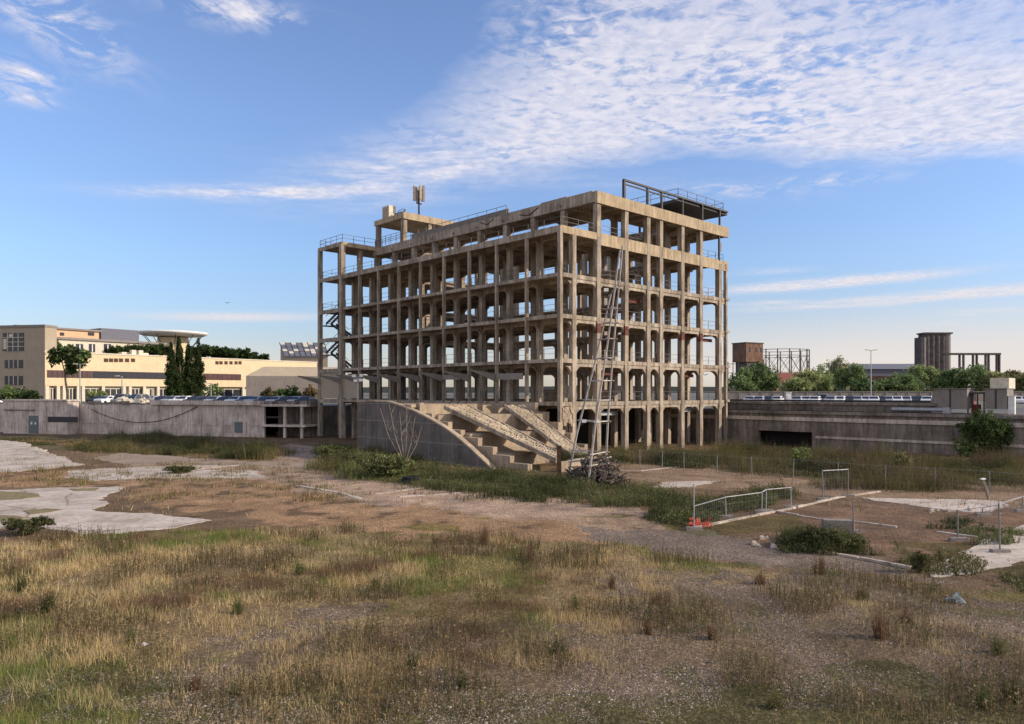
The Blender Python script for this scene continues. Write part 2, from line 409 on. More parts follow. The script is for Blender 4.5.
# red steel beams and faded red bands on the columns
for u in (0, 4.2, 13.9, 17.5):
    MB().box(u-.285, u+.285, -.285, .1, LV[2]-1.45, LV[2]-.55).build('red_band', M['red'], bd)
for (a, b, z) in ((.4, 3.9, 7.5), (14.3, 17.2, 7.5), (.4, 3.9, 3.6), (14.3, 17.2, 3.7), (4.6, 7.4, 14.9), (18, 21, 11.6), (14.3, 17.2, 11.9)):
    m = MB(); m.box(a, b, .6, .62, z-.15, z+.15); m.box(a, b, .5, .72, z+.15, z+.17); m.box(a, b, .5, .72, z-.17, z-.15)
    m.build('steel_beam', M['galv'] if z < 4 else M['red'], bd)
for k in range(26):
    i = random.randrange(1, 6); zc_ = LV[i]-.72; u_ = random.choice([1, 5, 8.6, 11.5, 15, 19]) if k % 2 else -2.0; v_ = .8 if k % 2 else random.uniform(3, 34)
    if k % 2: pa, pb = (u_, v_, zc_), (u_+random.uniform(1.2, 2.4), v_+random.uniform(0, .8), zc_-random.uniform(0, .7))
    else: pa, pb = (u_, v_, zc_), (u_+random.uniform(-.6, .6), v_+random.uniform(1.5, 3.2), zc_-random.uniform(0, .6))
    pm_ = (Vector(pa)+Vector(pb))/2+Vector((0, 0, -random.uniform(.05, .5)))
    MB().path([pa, pm_, pb], random.uniform(.03, .07)).build('hanging_pipe', M[random.choice(['rust', 'steel', 'galv'])], bd)
# railings
def railing(pts, h=1.0, step=2.1, r=.022, name='railing', parent=None, mid=2, mat='rail'):
    m = MB()
    for i in range(len(pts)-1):
        a = Vector(pts[i]); b = Vector(pts[i+1]); L = (b-a).length; n = max(1, round(L/step))
        for k in range(n+1):
            p = a.lerp(b, k/n); m.tube(p, p+Vector((0, 0, h)), r*1.2, n=4)
        for q in range(mid):
            zz = h*(1-q/mid*.95); m.tube(a+Vector((0, 0, zz)), b+Vector((0, 0, zz)), r, n=4)
    return m.build(name, M[mat], parent or bd)
for z in LV[:4]:
    railing([(-4.85, .2, z), (-4.85, 38, z)])
    railing([(-4.85, .25, z), (-3.8, .25, z)])
    for k in range(len(US)-1): railing([(US[k]+.35, .1, z), (US[k+1]-.35, .1, z)], step=1.4)
    railing([(21.8, 0, z), (22.6, 0, z)])
railing([(-4.95, .1, LV[4]), (-4.95, 38, LV[4])], .9)
railing([(-4.95, -.05, LV[4]), (-.5, -.05, LV[4])], .9)
for k in (0, 1, 5): railing([(US[k]+.35, .15, LV[4]), (US[k+1]-.35, .15, LV[4])], 1.0)
railing([(22.7, .2, LV[3]), (22.7, 30, LV[3])]); railing([(22.7, .2, LV[4]), (22.7, 30, LV[4])])
# roof: broken parapet, railing, steel frame with canopy
m = MB()
m.box(-.36, -.16, .3, 3.6, LV[5]-.02, LV[5]+.12); m.box(-.37, -.15, 3.6, 7.2, LV[5]-.02, LV[5]+.22); m.box(-.36, -.16, 7.2, 12.4, LV[5]-.02, LV[5]+.10)
m.box(.1, 9, .4, 11.5, LV[5]-.08, LV[5]+.18)
m.build('parapet', M['conc'], bd)
m = MB(); m.box(.1, .3, 12.6, 30.5, LV[5]-.08, LV[5]+.75); m.build('parapet', M['greyr'], bd)
railing([(-.25, 12.5, LV[5]), (-.25, 38.2, LV[5])], 1.0, 1.6, .03)
m = MB()
for u, w_ in ((3.8, .13), (7.6, .11), (10.0, .10), (13.8, .07), (17.6, .09), (21.2, .09)): m.box(u-w_, u+w_, -.36, -.36+2*w_, LV[5], 26.55)
m.box(3.67, 22.9, -.37, -.14, 26.5, 26.68); m.box(3.68, 13.8, -.33, -.18, 26.15, 26.25)
m.box(21.1, 21.28, -.3, -.12, LV[4], LV[5]-1.1)
m.build('steel_frame', M['steel'], bd)
MB().box(13.6, 23.1, -.12, 9.5, 26.25, 26.6).build('canopy_roof', M['steel'], bd)
for v in (4.0, 9.0):
    for u in (14, 18.5, 22.8): MB().box(u-.1, u+.1, v-.1, v+.1, LV[5]-.1, 26.3).build('canopy_post', M['steel'], bd)
railing([(13.8, .3, 26.6), (22.9, .3, 26.6), (22.9, 9.3, 26.6)], 1.15, 1.9, .03)
railing([(13.8, .3, 26.6), (13.8, 9.3, 26.6)], 1.15, 1.9, .03)
railing([(3, 3, LV[5]), (13.4, 3, LV[5])], 1.1, 1.9, .03)
# penthouse with the lift room slab
m = MB(); m.box(-.2, 8.1, 31.8, 38.3, 27.7, 28.2).build('penthouse_slab', M['conc'], bd)
MB().box(-.32, 8.2, 31.62, 31.79, 27.65, 28.5).build('penthouse_fascia', M['yellow'], bd)
MB().box(-.34, -.21, 31.8, 38.4, 27.75, 28.4).build('penthouse_fascia', M['yellow'], bd)
for u, v in ((.1, 38.0), (.1, 32.1), (4, 32.1), (7.8, 32.1), (4, 38), (7.8, 38)):
    MB().box(u-.28, u+.28, v-.28, v+.28, LV[5]-.1, 27.7).build('penthouse_column', M['conc'], bd)
railing([(.1, 32.6, 25.0), (.1, 37.6, 25.0)], 1.2, 1.4, .03)
# stair tower at the far left end
for z in LV[:5]+[24.95]:
    MB().box(-5.3, 4.2, 38.66, 44.1, z-.28, z-.005).build('floor_slab', M['slab'], bd)
    MB().box(-5.42, -5.31, 38.0, 44.25, z-.5, z+.02).build('fascia', M['conc'], bd)
MB().box(-5.3, -.2, 37.95, 38.65, 24.4, 24.95).build('fascia', M['yellow'], bd)
for u, v, hw in ((-5.2, 38.25, .3), (-5.2, 44.0, .25), (-2.2, 44.0, .25), (-2.2, 38.9, .28), (.8, 44.0, .25), (4, 44.0, .25), (.8, 38.9, .25)):
    MB().box(u-hw, u+hw, v-hw, v+hw, -.2, 24.7).build('tower_column', M['conc'], bd)
railing([(-5.2, 44.0, 24.95), (-5.2, 38.2, 24.95), (-.3, 38.2, 24.95)], 1.0, 1.6, .03)
railing([(-5.2, 44.0, 24.95), (3.8, 44.0, 24.95)], 1.0, 1.6, .03)
railing([(-5.0, 38.7, LV[4]), (-5.0, 43.8, LV[4])]); railing([(-5.0, 38.7, LV[3]), (-5.0, 43.8, LV[3])])
railing([(-4.9, 43.8, LV[4]), (2.8, 43.8, LV[4])]); railing([(-4.9, 43.8, LV[3]), (2.8, 43.8, LV[3])])
MB().box(-5.28, -5.1, 38.7, 43.7, 4.9, 8.2).build('infill_panel', M['beige'], bd)
MB().box(-5.2, -5.05, 34.2, 38.0, 4.9, 7.9).build('infill_panel', M['beige'], bd)
for i in (1, 2):
    z0, z1 = LV[i], LV[i+1]; zm = (z0+z1)/2
    m = MB()
    for (va, za, vb, zb, u) in ((38.9, z0, 43.3, zm, -3.6), (43.3, zm, 38.9, z1, -4.4)):
        for du in (-.35, .35):
            m.prism([(u+du, va, za), (u+du, vb, zb), (u+du, vb, zb+.35), (u+du, va, za+.35)], (.06, 0, 0))
        for k in range(9):
            t = (k+.5)/9; vv = va+(vb-va)*t; zz = za+(zb-za)*t+.1; m.box(u-.33, u+.39, vv-.14, vv+.14, zz, zz+.04)
        m.tube((u-.35, va, za+1.2), (u-.35, vb, zb+1.2), .03, n=4)
    m.box(-4.9, -3.2, 43.3, 44.2, zm-.12, zm)
    m.build('steel_staircase', M['steel'], bd)
# canopy brackets projecting from the gallery
for v in VS[2:]+[43.8]:
    MB().prism([(-5.4, v-.09, 7.5), (-5.4, v-.09, 6.75), (-8.5, v-.09, 7.7), (-8.5, v-.09, 7.84)], (0, .18, 0)).build('canopy_bracket', M['greyr'], bd)
MB().box(-5.60, -5.44, 4.5, 8.0, 6.9, 7.5).build('canopy_beam', M['greyr'], bd)
MB().box(-5.60, -5.44, 12.9, 16.8, 7.0, 7.5).build('canopy_beam', M['greyr'], bd)
# crumbling corner below the first floor
m = MB()
for k in range(26):
    a = random.uniform(-5.3, -3.7); z = random.uniform(2.6, 4.2); s = random.uniform(.12, .35)
    m.box(a, a+s, -.36-random.random()*.03, -.25, z, z+s*random.uniform(.8, 2))
tag(m.build('broken_corner', M['grand'], bd), kind='stuff')
MB().box(-5.25, -3.5, -.30, -.02, 2.9, 4.3).build('corner_wall', M['conc'], bd)

# things standing on the roof
an = empty('antenna_mast', W(3.2, 33.2, 28.5), TH, 'grey mobile phone antenna mast with vertical panels on the roof penthouse', 'antenna')
an.location.z = 28.2
MB().tube((0, 0, 0), (0, 0, 3.9), .13, .1, 8).build('pole', M['steel'], an)
for k in range(6):
    t = k*math.pi/3+.2; x, y = .62*math.cos(t), .62*math.sin(t)
    MB().box(x-.14, x+.14, y-.09, y+.09, 2.6-.15*(k % 2), 4.3+.12*(k % 3)).build('antenna_panel', M['greyr'] if k % 2 else M['beige'], an)
m = MB()
for k in range(3):
    t = k*math.pi/3+.2
    for z in (2.9, 3.9): m.tube((.6*math.cos(t), .6*math.sin(t), z), (-.6*math.cos(t), -.6*math.sin(t), z), .03, n=4)
m.tube((-.4, 0, 2.2), (.4, 0, 2.2), .09); m.build('bracket', M['steel'], an)
cb = empty('equipment_cabinet', W(.6, 36.2, 28.2), TH, 'beige equipment cabinet on the left end of the roof penthouse', 'cabinet')
MB().box(-.6, .5, -.8, .8, .1, 1.9).build('cabinet_body', M['offw'], cb, .03); MB().box(-.64, -.61, -.6, .6, .25, 1.7).build('door', M['beige'], cb)
cs = empty('cable_drums', W(.9, 33.9, 28.2), TH, 'dark tangle of round cable drums beside the beige cabinet on the penthouse roof', 'cable drums')
for k in range(4):
    m = MB(); y = -.9+k*.6
    for j in range(14):
        a0, a1 = j*math.pi/7, (j+1)*math.pi/7
        m.tube((-.2, y+.33*math.cos(a0), .45+.33*math.sin(a0)), (-.2, y+.33*math.cos(a1), .45+.33*math.sin(a1)), .07, n=5)
    m.build('coil', M['steel'], cs)
m = MB(); m.path([(-.2, -1.2, .9), (0, -.3, 1.2), (.1, .8, 1.1), (0, 1.3, .3)], .04); m.tube((-.1, 1.2, .1), (-.1, -1.1, .95), .05); m.build('cable', M['steel'], cs)

# ------------------------------------------------------------------ stepped grandstand in front of the long side
gs = empty('stepped_grandstand', P0, TH, 'stepped concrete base with curved side wall and two sloping ramps before the frame building', 'grandstand')
def plane_pt(px, py, u):   # where the view of that point meets the vertical plane u = const of the ruin
    r = (px-512)/F; ax = P0.x+cu*u; ay = P0.y+su*u
    v = (ax-r*ay)/(su+r*cu); Y = ay+cu*v
    return v, EYE-(py-HY)/F*Y
prof = [plane_pt(x, y, -17.5) for x, y in ((357, 402), (372, 401.6), (387.6, 402.4), (403, 407), (418, 413.5), (432, 421), (445.6, 429), (457, 437.5), (467.7, 446.6), (481, 459), (494, 471.5))]
pts = [(-17.5, v, z) for v, z in prof]
MB().prism([(-17.5, prof[0][0], -.2)]+pts+[(-17.5, prof[-1][0], -.2)], (.35, 0, 0)).build('curved_wall', M['curved'], gs)
m = MB()
for i in range(len(pts)-1):
    a = Vector(pts[i]); b = Vector(pts[i+1]); m.hexa([a+Vector((-.06, 0, 0)), a+Vector((.42, 0, 0)), b+Vector((.42, 0, 0)), b+Vector((-.06, 0, 0))],
        [a+Vector((-.06, 0, .14)), a+Vector((.42, 0, .14)), b+Vector((.42, 0, .14)), b+Vector((-.06, 0, .14))])
m.build('coping', M['grand'], gs)
vl = prof[0][0]
MB().box(-17.3, -5.45, 5.9, vl-.1, 4.38, 4.62).build('terrace_slab', M['grand'], gs)
MB().box(-17.14, -5.45, vl-.4, vl-.1, -.2, 4.37).build('end_wall', M['conc2'], gs)
near = [(5.61, 4.76), (1.74, 3.25), (-2.03, 2.11), (-5.7, .94)]
pl = [(vl-1, -.2), (vl-1, 4.3), (5.9, 4.3), (5.9, 4.78)]
zz = 4.78
pl = [(5.9, -.2), (5.9, 4.78), (5.61, 4.78)]
zt = [4.78, 3.9, 3.25, 2.65, 2.11, 1.5, .94, .45]
vt = [5.61, 3.9, 1.74, .1, -2.03, -3.8, -5.7, -7.6]
pl = [(6.2, -.2), (6.2, zt[0])]
for k in range(len(vt)):
    pl.append((vt[k], zt[k])); pl.append((vt[k], zt[k+1] if k+1 < len(zt) else -.2))
MB().prism([(-16.6, a, b) for a, b in pl], (.45, 0, 0)).build('side_wall', M['grand'], gs)
ft = [(2.2, 4.7), (.8, 3.9), (-.7, 3.0), (-2.2, 2.1), (-3.8, 1.2), (-5.4, .45)]
pl = [(6.2, -.2), (6.2, 4.7)]
for k in range(len(ft)):
    pl.append(ft[k]); pl.append((ft[k][0], ft[k+1][1] if k+1 < len(ft) else -.2))
MB().prism([(-6.1, a, b) for a, b in pl], (.4, 0, 0)).build('side_wall', M['grand'], gs)
def nv(z): return 6.6-(4.76-z)*2.96
def fv(z): return 2.6-(4.7-z)*1.77
tz = [3.75, 2.35, .95]
for k, z in enumerate(tz):
    b = 6.2
    q = [(-16.14, nv(z), 0), (-6.11, fv(z), 0), (-6.11, fv(z)+3.2, 0), (-16.14, nv(z)+5, 0)]
    z0 = z-1.42 if k < 2 else -.2
    q = [(x, min(y, 5.8), 0) for x, y, _ in q]
    MB().hexa([(x, y, z0) for x, y, _ in q], [(x, y, z) for x, y, _ in q]).build('tier', M['grand'], gs)
MB().hexa([(-16.1, nv(.7)+.6, -.2), (-6.15, fv(.7)+.5, -.2), (-6.15, 5.8, -.2), (-16.1, 5.8, -.2)],
          [(-16.1, nv(.7)+.6, .3), (-6.15, fv(.7)+.5, .3), (-6.15, 5.8, 3.0), (-16.1, 5.8, 3.0)]).build('core', M['grand'], gs)
MB().box(-16.1, -6.2, 5.81, 6.1, -.2, 4.6).build('back_wall', M['grand'], gs)
for q in (((-15, 4.2, 4.45), (-11.9, 4.9, 4.45), (-12.2, -6.6, .95), (-15, -9, .8)), ((-8.9, 3.2, 4.5), (-6.9, 3.2, 4.5), (-8.2, -5.5, .75), (-10, -5.9, .65))):
    MB().hexa([(x, y, z-.18) for x, y, z in q], [(x, y, z) for x, y, z in q]).build('ramp', M['ramp'], gs)
    m = MB()
    for a, b, s in ((q[0], q[3], -1), (q[1], q[2], 1)):
        a = Vector(a); b = Vector(b); o = Vector((.14*s, 0, 0))
        m.hexa([a-Vector((0, 0, .24)), a+o-Vector((0, 0, .24)), b+o-Vector((0, 0, .24)), b-Vector((0, 0, .24))],
               [a+Vector((0, 0, .1)), a+o+Vector((0, 0, .1)), b+o+Vector((0, 0, .1)), b+Vector((0, 0, .1))])
    m.build('ramp_edge', M['conc'], gs)
    m = MB()                       # stubs of the lost treads
    A, B, C, D = [Vector(p) for p in q]
    for k in range(46):
        t = (k+.5)/46; a = A.lerp(D, t); b = B.lerp(C, t); s0 = random.uniform(.03, .3)
        while s0 < .9:
            s1 = min(.97, s0+random.uniform(.08, .4)); p = a.lerp(b, s0); r_ = a.lerp(b, s1); hh = random.uniform(.03, .09)
            m.hexa([p+Vector((0, -.05, -.02)), r_+Vector((0, -.05, -.02)), r_+Vector((0, .05, -.02)), p+Vector((0, .05, -.02))],
                   [p+Vector((0, -.05, hh)), r_+Vector((0, -.05, hh)), r_+Vector((0, .05, hh)), p+Vector((0, .05, hh))])
            s0 = s1+random.uniform(.05, .3)
    tag(m.build('tread_stubs', M['ramp'], gs), kind='stuff')
for px_ in (-13.2, -12.3, -11.4, -9.5, -8.9): MB().path([(px_, 5.9, 4.6), (px_, 5.5, 5.0), (px_, 5.1, 5.0)], .035).build('rebar', M['rust'], gs)
for k in range(5): MB().box(-15.6+k*1.6, -14.6+k*1.6, -10.0+k*.75, -9.7+k*.75, -.1, .75-.05*k).build('low_wall', M['grand'], gs)

# ------------------------------------------------------------------ retaining walls
# right: runs along u = 24
rw = empty('retaining_wall', P0, TH, 'long dark weathered retaining wall with a dark opening along the right of the site', 'wall')
o0, o1 = -1.2, -9.3      # opening
v0_ = plane_pt(758, 440, 24)[0]; v1_ = plane_pt(812, 440, 24)[0]
m = MB()
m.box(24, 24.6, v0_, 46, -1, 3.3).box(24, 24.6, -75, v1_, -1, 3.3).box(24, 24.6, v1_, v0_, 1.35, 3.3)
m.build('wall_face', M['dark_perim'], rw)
MB().box(25.8, 26.0, v1_-1, v0_+1, -1, 2.2).build('opening_back', M['void_shade'], rw)  # dark sheet, the shade inside the opening painted as colour
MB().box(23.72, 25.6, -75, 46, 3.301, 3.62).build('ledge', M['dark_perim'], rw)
MB().box(23.86, 23.99, -75, 46, 2.55, 2.95).build('string_course', M['perim'], rw)
MB().box(23.9, 23.99, -75, v1_-.4, .75, 1.0).build('string_course', M['perim'], rw)
MB().box(25.4, 25.6, -21, 2.5, 3.63, 4.35).build('setback_parapet', M['dark_perim'], rw)
MB().box(25.2, 25.75, -21.5, 2.5, 4.351, 4.62).build('parapet_cap', M['dark_perim'], rw)
MB().tube((25.3, -21, 4.75), (25.3, 3, 4.75), .10, n=8).build('pipe', M['steel'], rw)
for k in range(9): MB().box(23.93, 23.995, -70+k*7.4, -69.6+k*7.4, -1, 2.54).build('pilaster', M['dark_perim'], rw)
railing([(25.0, -20, 3.62), (25.0, -1, 3.62)], .55, 3.2, .03, parent=rw)
# left
LA = at(-110, 430, 121); LB = at(262, 430, 100)
tl = math.atan2(LB.y-LA.y, LB.x-LA.x)
class Pl:
    """vertical plane through O with heading th: local x runs along it, local y goes behind it"""
    def __init__(s, O, th): s.O = O; s.th = th; s.c = math.cos(th); s.s = math.sin(th)
    def x(s, px, back=0):
        r = (px-512)/F; ox = s.O.x-s.s*back; oy = s.O.y+s.c*back
        return (r*oy-ox)/(s.c-r*s.s)
    def z(s, px, py, back=0):
        Y = s.O.y+s.c*back+s.s*s.x(px, back); return EYE-(py-HY)/F*Y
LP = Pl(Vector((LA.x, LA.y, 0)), tl); Ll = (LB-LA).length if False else math.hypot(LB.x-LA.x, LB.y-LA.y)
lw = empty('retaining_wall', (LA.x, LA.y, 0), tl, 'pale stained retaining wall with pilasters along the left of the site', 'wall')
MB().box(-30, Ll, 0, .6, -1, 3.9).build('wall_face', M['perim'], lw)
MB().box(LP.x(152), Ll, -.4, .7, 3.901, 4.5).build('parapet', M['perim'], lw)
m = MB()
for k in range(34):
    x = random.uniform(LP.x(84), LP.x(150)); s = random.uniform(.3, .9); m.box(x, x+s*1.5, random.uniform(-.1, .2), .9, 3.85, 3.9+s*random.uniform(.2, .7))
tag(m.build('broken_parapet', M['dark_perim'], lw), kind='stuff')
for px in (100, 118, 140, 158, 186, 200, 222, 245): x = LP.x(px); MB().box(x-.25, x+.25, -.07, -.003, -1, 3.87).build('pilaster', M['perim'], lw)
MB().box(LP.x(82), Ll, -.05, -.004, 1.1, 1.25).build('string_course', M['perim'], lw)
xq = LP.x(235); f = MB().box(xq, xq+1.2, -.1, -.02, .15, 1.6).build('hatch', M['door'], lw)
m = MB(); pp = []
for k in range(17):
    t = k/16; x = LP.x(92)+(LP.x(198)-LP.x(92))*t; pp.append((x, -.14, 3.2-2.1*(1-(2*t-1)**2)+.5*t))
m.path(pp, .045); m.build('sagging_cable', M['steel'], lw)
ax = empty('annex_block', (LA.x, LA.y, 0), tl, 'low flat concrete annex with grey double door and strip window at the left', 'annex')
x0, x1 = LP.x(17), LP.x(80)
MB().box(x0, x1, -2.2, -.15, -1, 4.35).build('wall', M['perim'], ax)
MB().box(x0-.15, x1+.15, -2.35, .0, 4.351, 4.6).build('roof', M['perim'], ax)
MB().box(x0+.3, LP.x(48), -2.27, -2.203, 2.9, 3.1).build('ledge', M['dark_perim'], ax)
d = MB().box(LP.x(29, -2.2), LP.x(38.5, -2.2), -2.26, -2.203, -.4, 2.2).build('double_door', M['door'], ax)
xm = (LP.x(29, -2.2)+LP.x(38.5, -2.2))/2
MB().box(xm-.5, xm-.2, -2.28, -2.262, .9, 1.3).build('notice', M['white'], d); MB().box(xm+.25, xm+.55, -2.28, -2.262, .9, 1.2).build('notice', M['white'], d)
MB().box(LP.x(48, -2.2), LP.x(78, -2.2), -2.25, -2.203, 1.3, 2.1).build('strip_window', M['glass'], ax)
MB().box(LP.x(44, -2.2), LP.x(47, -2.2), -2.35, -2.203, -.6, 3.6).build('pier', M['perim'], ax)
# two storey bay next to the building
lb = empty('loading_bay', LB*1, tl, 'small two storey bay with dark openings between left wall and frame building', 'loading bay')
lb.location = (LB.x, LB.y, 0)
wb = 6.9
MB().box(.3, wb, 3.2, 3.4, -1, 4.2).build('back_wall', M['dark_perim'], lb)
MB().box(.05, wb+.2, -.3, 3.2, 3.75, 4.05).build('roof_slab', M['perim'], lb)
MB().box(.05, wb+.1, -.5, 3.1, 1.05, 1.3).build('floor_slab', M['perim'], lb)
for x in (.3, 3.6, 6.2):
    MB().box(x-.17, x+.17, -.15, .2, -1, 1.04).build('column', M['perim'], lb); MB().box(x-.17, x+.17, -.15, .2, 1.301, 3.74).build('column', M['perim'], lb)
MB().box(.5, 3.4, .1, .18, 2.2, 2.4).build('cross_beam', M['steel'], lb)
m = MB()
for k in range(24):
    x = random.uniform(-.5, wb); s = random.uniform(.15, .5); m.box(x, x+s*2, random.uniform(-.2, 1), 1.8, 4.03, 4.05+s)
tag(m.build('rubble', M['dark_perim'], lb), kind='stuff')

# ------------------------------------------------------------------ terrain
SZL, SZR = 3.75, 3.6
# street level plateau around the pit, one sheet out to the horizon
i1 = Vector((LA.x-30*math.cos(tl), LA.y-30*math.sin(tl))); e = Vector((LA.x, LA.y))
cs_, sn_ = math.cos(tl), math.sin(tl); off = Vector((-sn_*.5, cs_*.5))
pA = Vector((LA.x, LA.y))+Vector((-cs_, -sn_))*30+off; pB = Vector((LB.x, LB.y))+off
pB2 = pB+Vector((cs_, sn_))*7.2+Vector((-sn_, cs_))*2.5
c1 = W(-5, 47); c2 = W(24.5, 47); c3 = W(24.5, -75)
ring = [(-4000, pA.y+700), (pA.x-50, pA.y+15), tuple(pA), tuple(pB), tuple(pB+Vector((-sn_, cs_))*2.5), tuple(pB2), (c1.x, c1.y), (c2.x, c2.y), (c3.x, c3.y), (4000, c3.y-100), (4000, 6000), (-4000, 6000)]
me = bpy.data.meshes.new('street_ground')
def zst(x, y): return SZR if x > 25 else SZL
me.from_pydata([(x, y, zst(x, y)) for x, y in ring], [], [tuple(range(len(ring)))]); me.update()
gm, gnt, gb = newmat('street_level_ground')
tc = N(gnt, 'ShaderNodeTexCoord').outputs['Object']
c_ = ramp(gnt, noise(gnt, tc, .02, 6, .6), [(.35, (.07, .068, .065)), (.5, (.13, .12, .10)), (.65, (.10, .11, .06))])
gnt.links.new(c_, gb.inputs['Base Color']); gb.inputs['Roughness'].default_value = .95
me.materials.append(gm)
o = bpy.data.objects.new('street_ground', me); col.objects.link(o); tag(o, 'grey paved street level ground around the sunken site', None, None, 'structure')
m = MB(); m.box(c1.x, c1.x+.01, 0, .01, 0, .01)
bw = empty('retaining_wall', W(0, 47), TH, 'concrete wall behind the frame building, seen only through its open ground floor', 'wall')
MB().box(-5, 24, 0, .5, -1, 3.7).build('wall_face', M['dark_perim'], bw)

# pit floor: big coarse sheet + fine grid in view, joined as one mesh
def P(*q): return [tuple(gnd(a, b)[:2]) for a, b in q]
Z = {}
Z['pave'] = P((60, 475), (200, 458), (330, 462), (430, 480), (560, 500), (650, 516), (700, 540), (600, 536), (470, 522), (330, 512), (200, 500), (110, 490))
Z['purple'] = P((170, 452), (300, 440), (345, 450), (350, 470), (440, 484), (560, 500), (640, 512), (600, 520), (440, 512), (330, 497), (240, 478))
Z['moss'] = P((-200, 470), (60, 468), (110, 480), (260, 480), (330, 500), (520, 520), (640, 532), (640, 545), (300, 530), (230, 515), (120, 500), (130, 486), (-200, 488))
Z['gravelpath'] = P((600, 528), (700, 530), (760, 544), (840, 553), (913, 567), (945, 580), (880, 577), (760, 565), (650, 548), (590, 540))
Z['tanpath'] = P((610, 462), (700, 468), (850, 486), (1024, 494), (1200, 500), (1200, 520), (1024, 510), (850, 497), (760, 492), (640, 485), (560, 472))
Z['square'] = P((700, 528), (800, 505), (880, 498), (1024, 510), (1024, 525), (935, 560), (830, 548), (760, 540))
Z['gravel'] = P((-200, 640), (100, 640), (330, 620), (420, 640), (560, 590), (640, 560), (760, 572), (900, 590), (1024, 600), (1400, 640), (1400, 800), (-400, 800))
Z['weedR'] = P((600, 452), (735, 446), (1024, 458), (1300, 470), (1300, 490), (1024, 486), (850, 480), (700, 468), (610, 462))
Z['weedL'] = P((60, 432), (140, 434), (250, 440), (290, 452), (270, 462), (160, 452), (70, 446), (-60, 440), (-60, 431))
Z['grassF'] = P((-300, 530), (90, 538), (260, 528), (400, 535), (640, 545), (760, 570), (930, 585), (1024, 575), (1400, 600), (1400, 900), (-900, 900))
def soft(name, X, Y, s=.8):
    jx = (fbm(X, Y, 3.0, 3)-.5)*s*5+(fbm(X, Y, .6, 8)-.5)*s*2; jy = (fbm(X, Y, 3.0, 5)-.5)*s*5+(fbm(X, Y, .6, 11)-.5)*s*2
    return inpoly(X+jx, Y+jy, Z[name])
gx = np.concatenate([np.linspace(-70, -26, 100)[:-1], np.linspace(-26, 26, 360), np.linspace(26, 70, 100)[1:]])
gy = np.concatenate([np.linspace(6, 45, 260)[:-1], np.linspace(45, 130, 260)])
X, Y = np.meshgrid(gx, gy); Xf, Yf = X.ravel(), Y.ravel()
C = np.zeros((len(Xf), 3)); C[:] = (.165, .115, .075)
n1 = fbm(Xf, Yf, 6, 1)[:, None]; n2 = fbm(Xf, Yf, 1.2, 2)[:, None]; n3 = fbm(Xf, Yf, 12, 21)[:, None]
def lay(name, c, s=.8, k=1.0, thr=None):
    global C
    mk = soft(name, Xf, Yf, s)
    if thr is not None: mk = mk & (n2[:, 0] > thr)
    C[mk] = C[mk]*(1-k)+np.array(c)*k
lay('purple', (.31, .24, .20)); lay('pave', (.36, .265, .19), 1.0, .7, .35); lay('moss', (.30, .195, .115), 1.0, .85, .3)
lay('tanpath', (.25, .18, .125), .6, .9, .22); lay('weedR', (.115, .095, .05)); lay('weedL', (.12, .10, .055))
lay('square', (.19, .125, .085), .3); lay('grassF', (.22, .165, .09), 1.0); lay('gravelpath', (.19, .155, .13), .5, .95)
lay('gravel', (.15, .115, .083), 1.8, .85)
C *= (.62+.76*n2)*(.8+.4*n3)
gr = (fbm(Xf, Yf, 4.5, 31)[:, None] > .56)*(Yf[:, None] < 34)
C = np.where(gr, C*np.array((.62, .74, .5)), C)
Zf = np.where((Yf < 28), (fbm(Xf, Yf, 3, 41)-.5)*.16*np.clip((28-Yf)/6, 0, 1), 0.0)
far = np.clip((Yf-62)/16, 0, 1)*.45*np.clip(np.abs(Xf-3)/20, 0, 1); Zf = Zf-far
nx, ny = len(gx), len(gy)
vv = np.stack([Xf, Yf, Zf], 1)
idx = np.arange(nx*ny).reshape(ny, nx)
q = np.stack([idx[:-1, :-1], idx[:-1, 1:], idx[1:, 1:], idx[1:, :-1]], -1).reshape(-1, 4)
extra = np.array([(-4000, -400, -.5), (4000, -400, -.5), (4000, 6, -.5), (-4000, 6, -.5), (-70, 6, -.5), (70, 6, -.5), (-4000, 130, -.5), (-70, 130, -.5), (70, 130, -.5), (4000, 130, -.5), (-4000, 5000, -.5), (4000, 5000, -.5)])
b0 = len(vv); vv = np.concatenate([vv, extra])
q2 = [(b0, b0+1, b0+2, b0+3), (b0+3, b0+4, b0+7, b0+6), (b0+5, b0+2, b0+9, b0+8), (b0+6, b0+9, b0+11, b0+10)]
me = bpy.data.meshes.new('ground'); me.from_pydata(vv.tolist(), [], q.tolist()+q2); me.update()
a = me.attributes.new('tint', 'FLOAT_COLOR', 'POINT'); cc = np.ones((len(vv), 4), np.float32); cc[:, :3] = (.13, .10, .07); cc[:b0, :3] = C
a.data.foreach_set('color', cc.ravel())
m_, nt_, b_ = newmat('ground_soil')
at_ = N(nt_, 'ShaderNodeAttribute', attribute_name='tint'); tc = N(nt_, 'ShaderNodeTexCoord').outputs['Object']
nn = noise(nt_, tc, 7, 6, .7); nb = noise(nt_, tc, 1.1, 6, .65)
vr = N(nt_, 'ShaderNodeTexVoronoi'); vr.inputs['Scale'].default_value = 26; nt_.links.new(tc, vr.inputs['Vector'])
sep = N(nt_, 'ShaderNodeSeparateColor'); nt_.links.new(vr.outputs['Color'], sep.inputs[0])
st = ramp(nt_, sep.outputs[0], [(0, (.55, .52, .5)), (.7, (1.0, .98, .95)), (.93, (1.9, 1.85, 1.8))])
c = mix(nt_, at_.outputs['Color'], st, .75, 'MULTIPLY')
c = mix(nt_, c, ramp(nt_, nn, [(.3, (.6, .6, .6)), (.62, (1.25, 1.22, 1.18))]), .8, 'MULTIPLY')
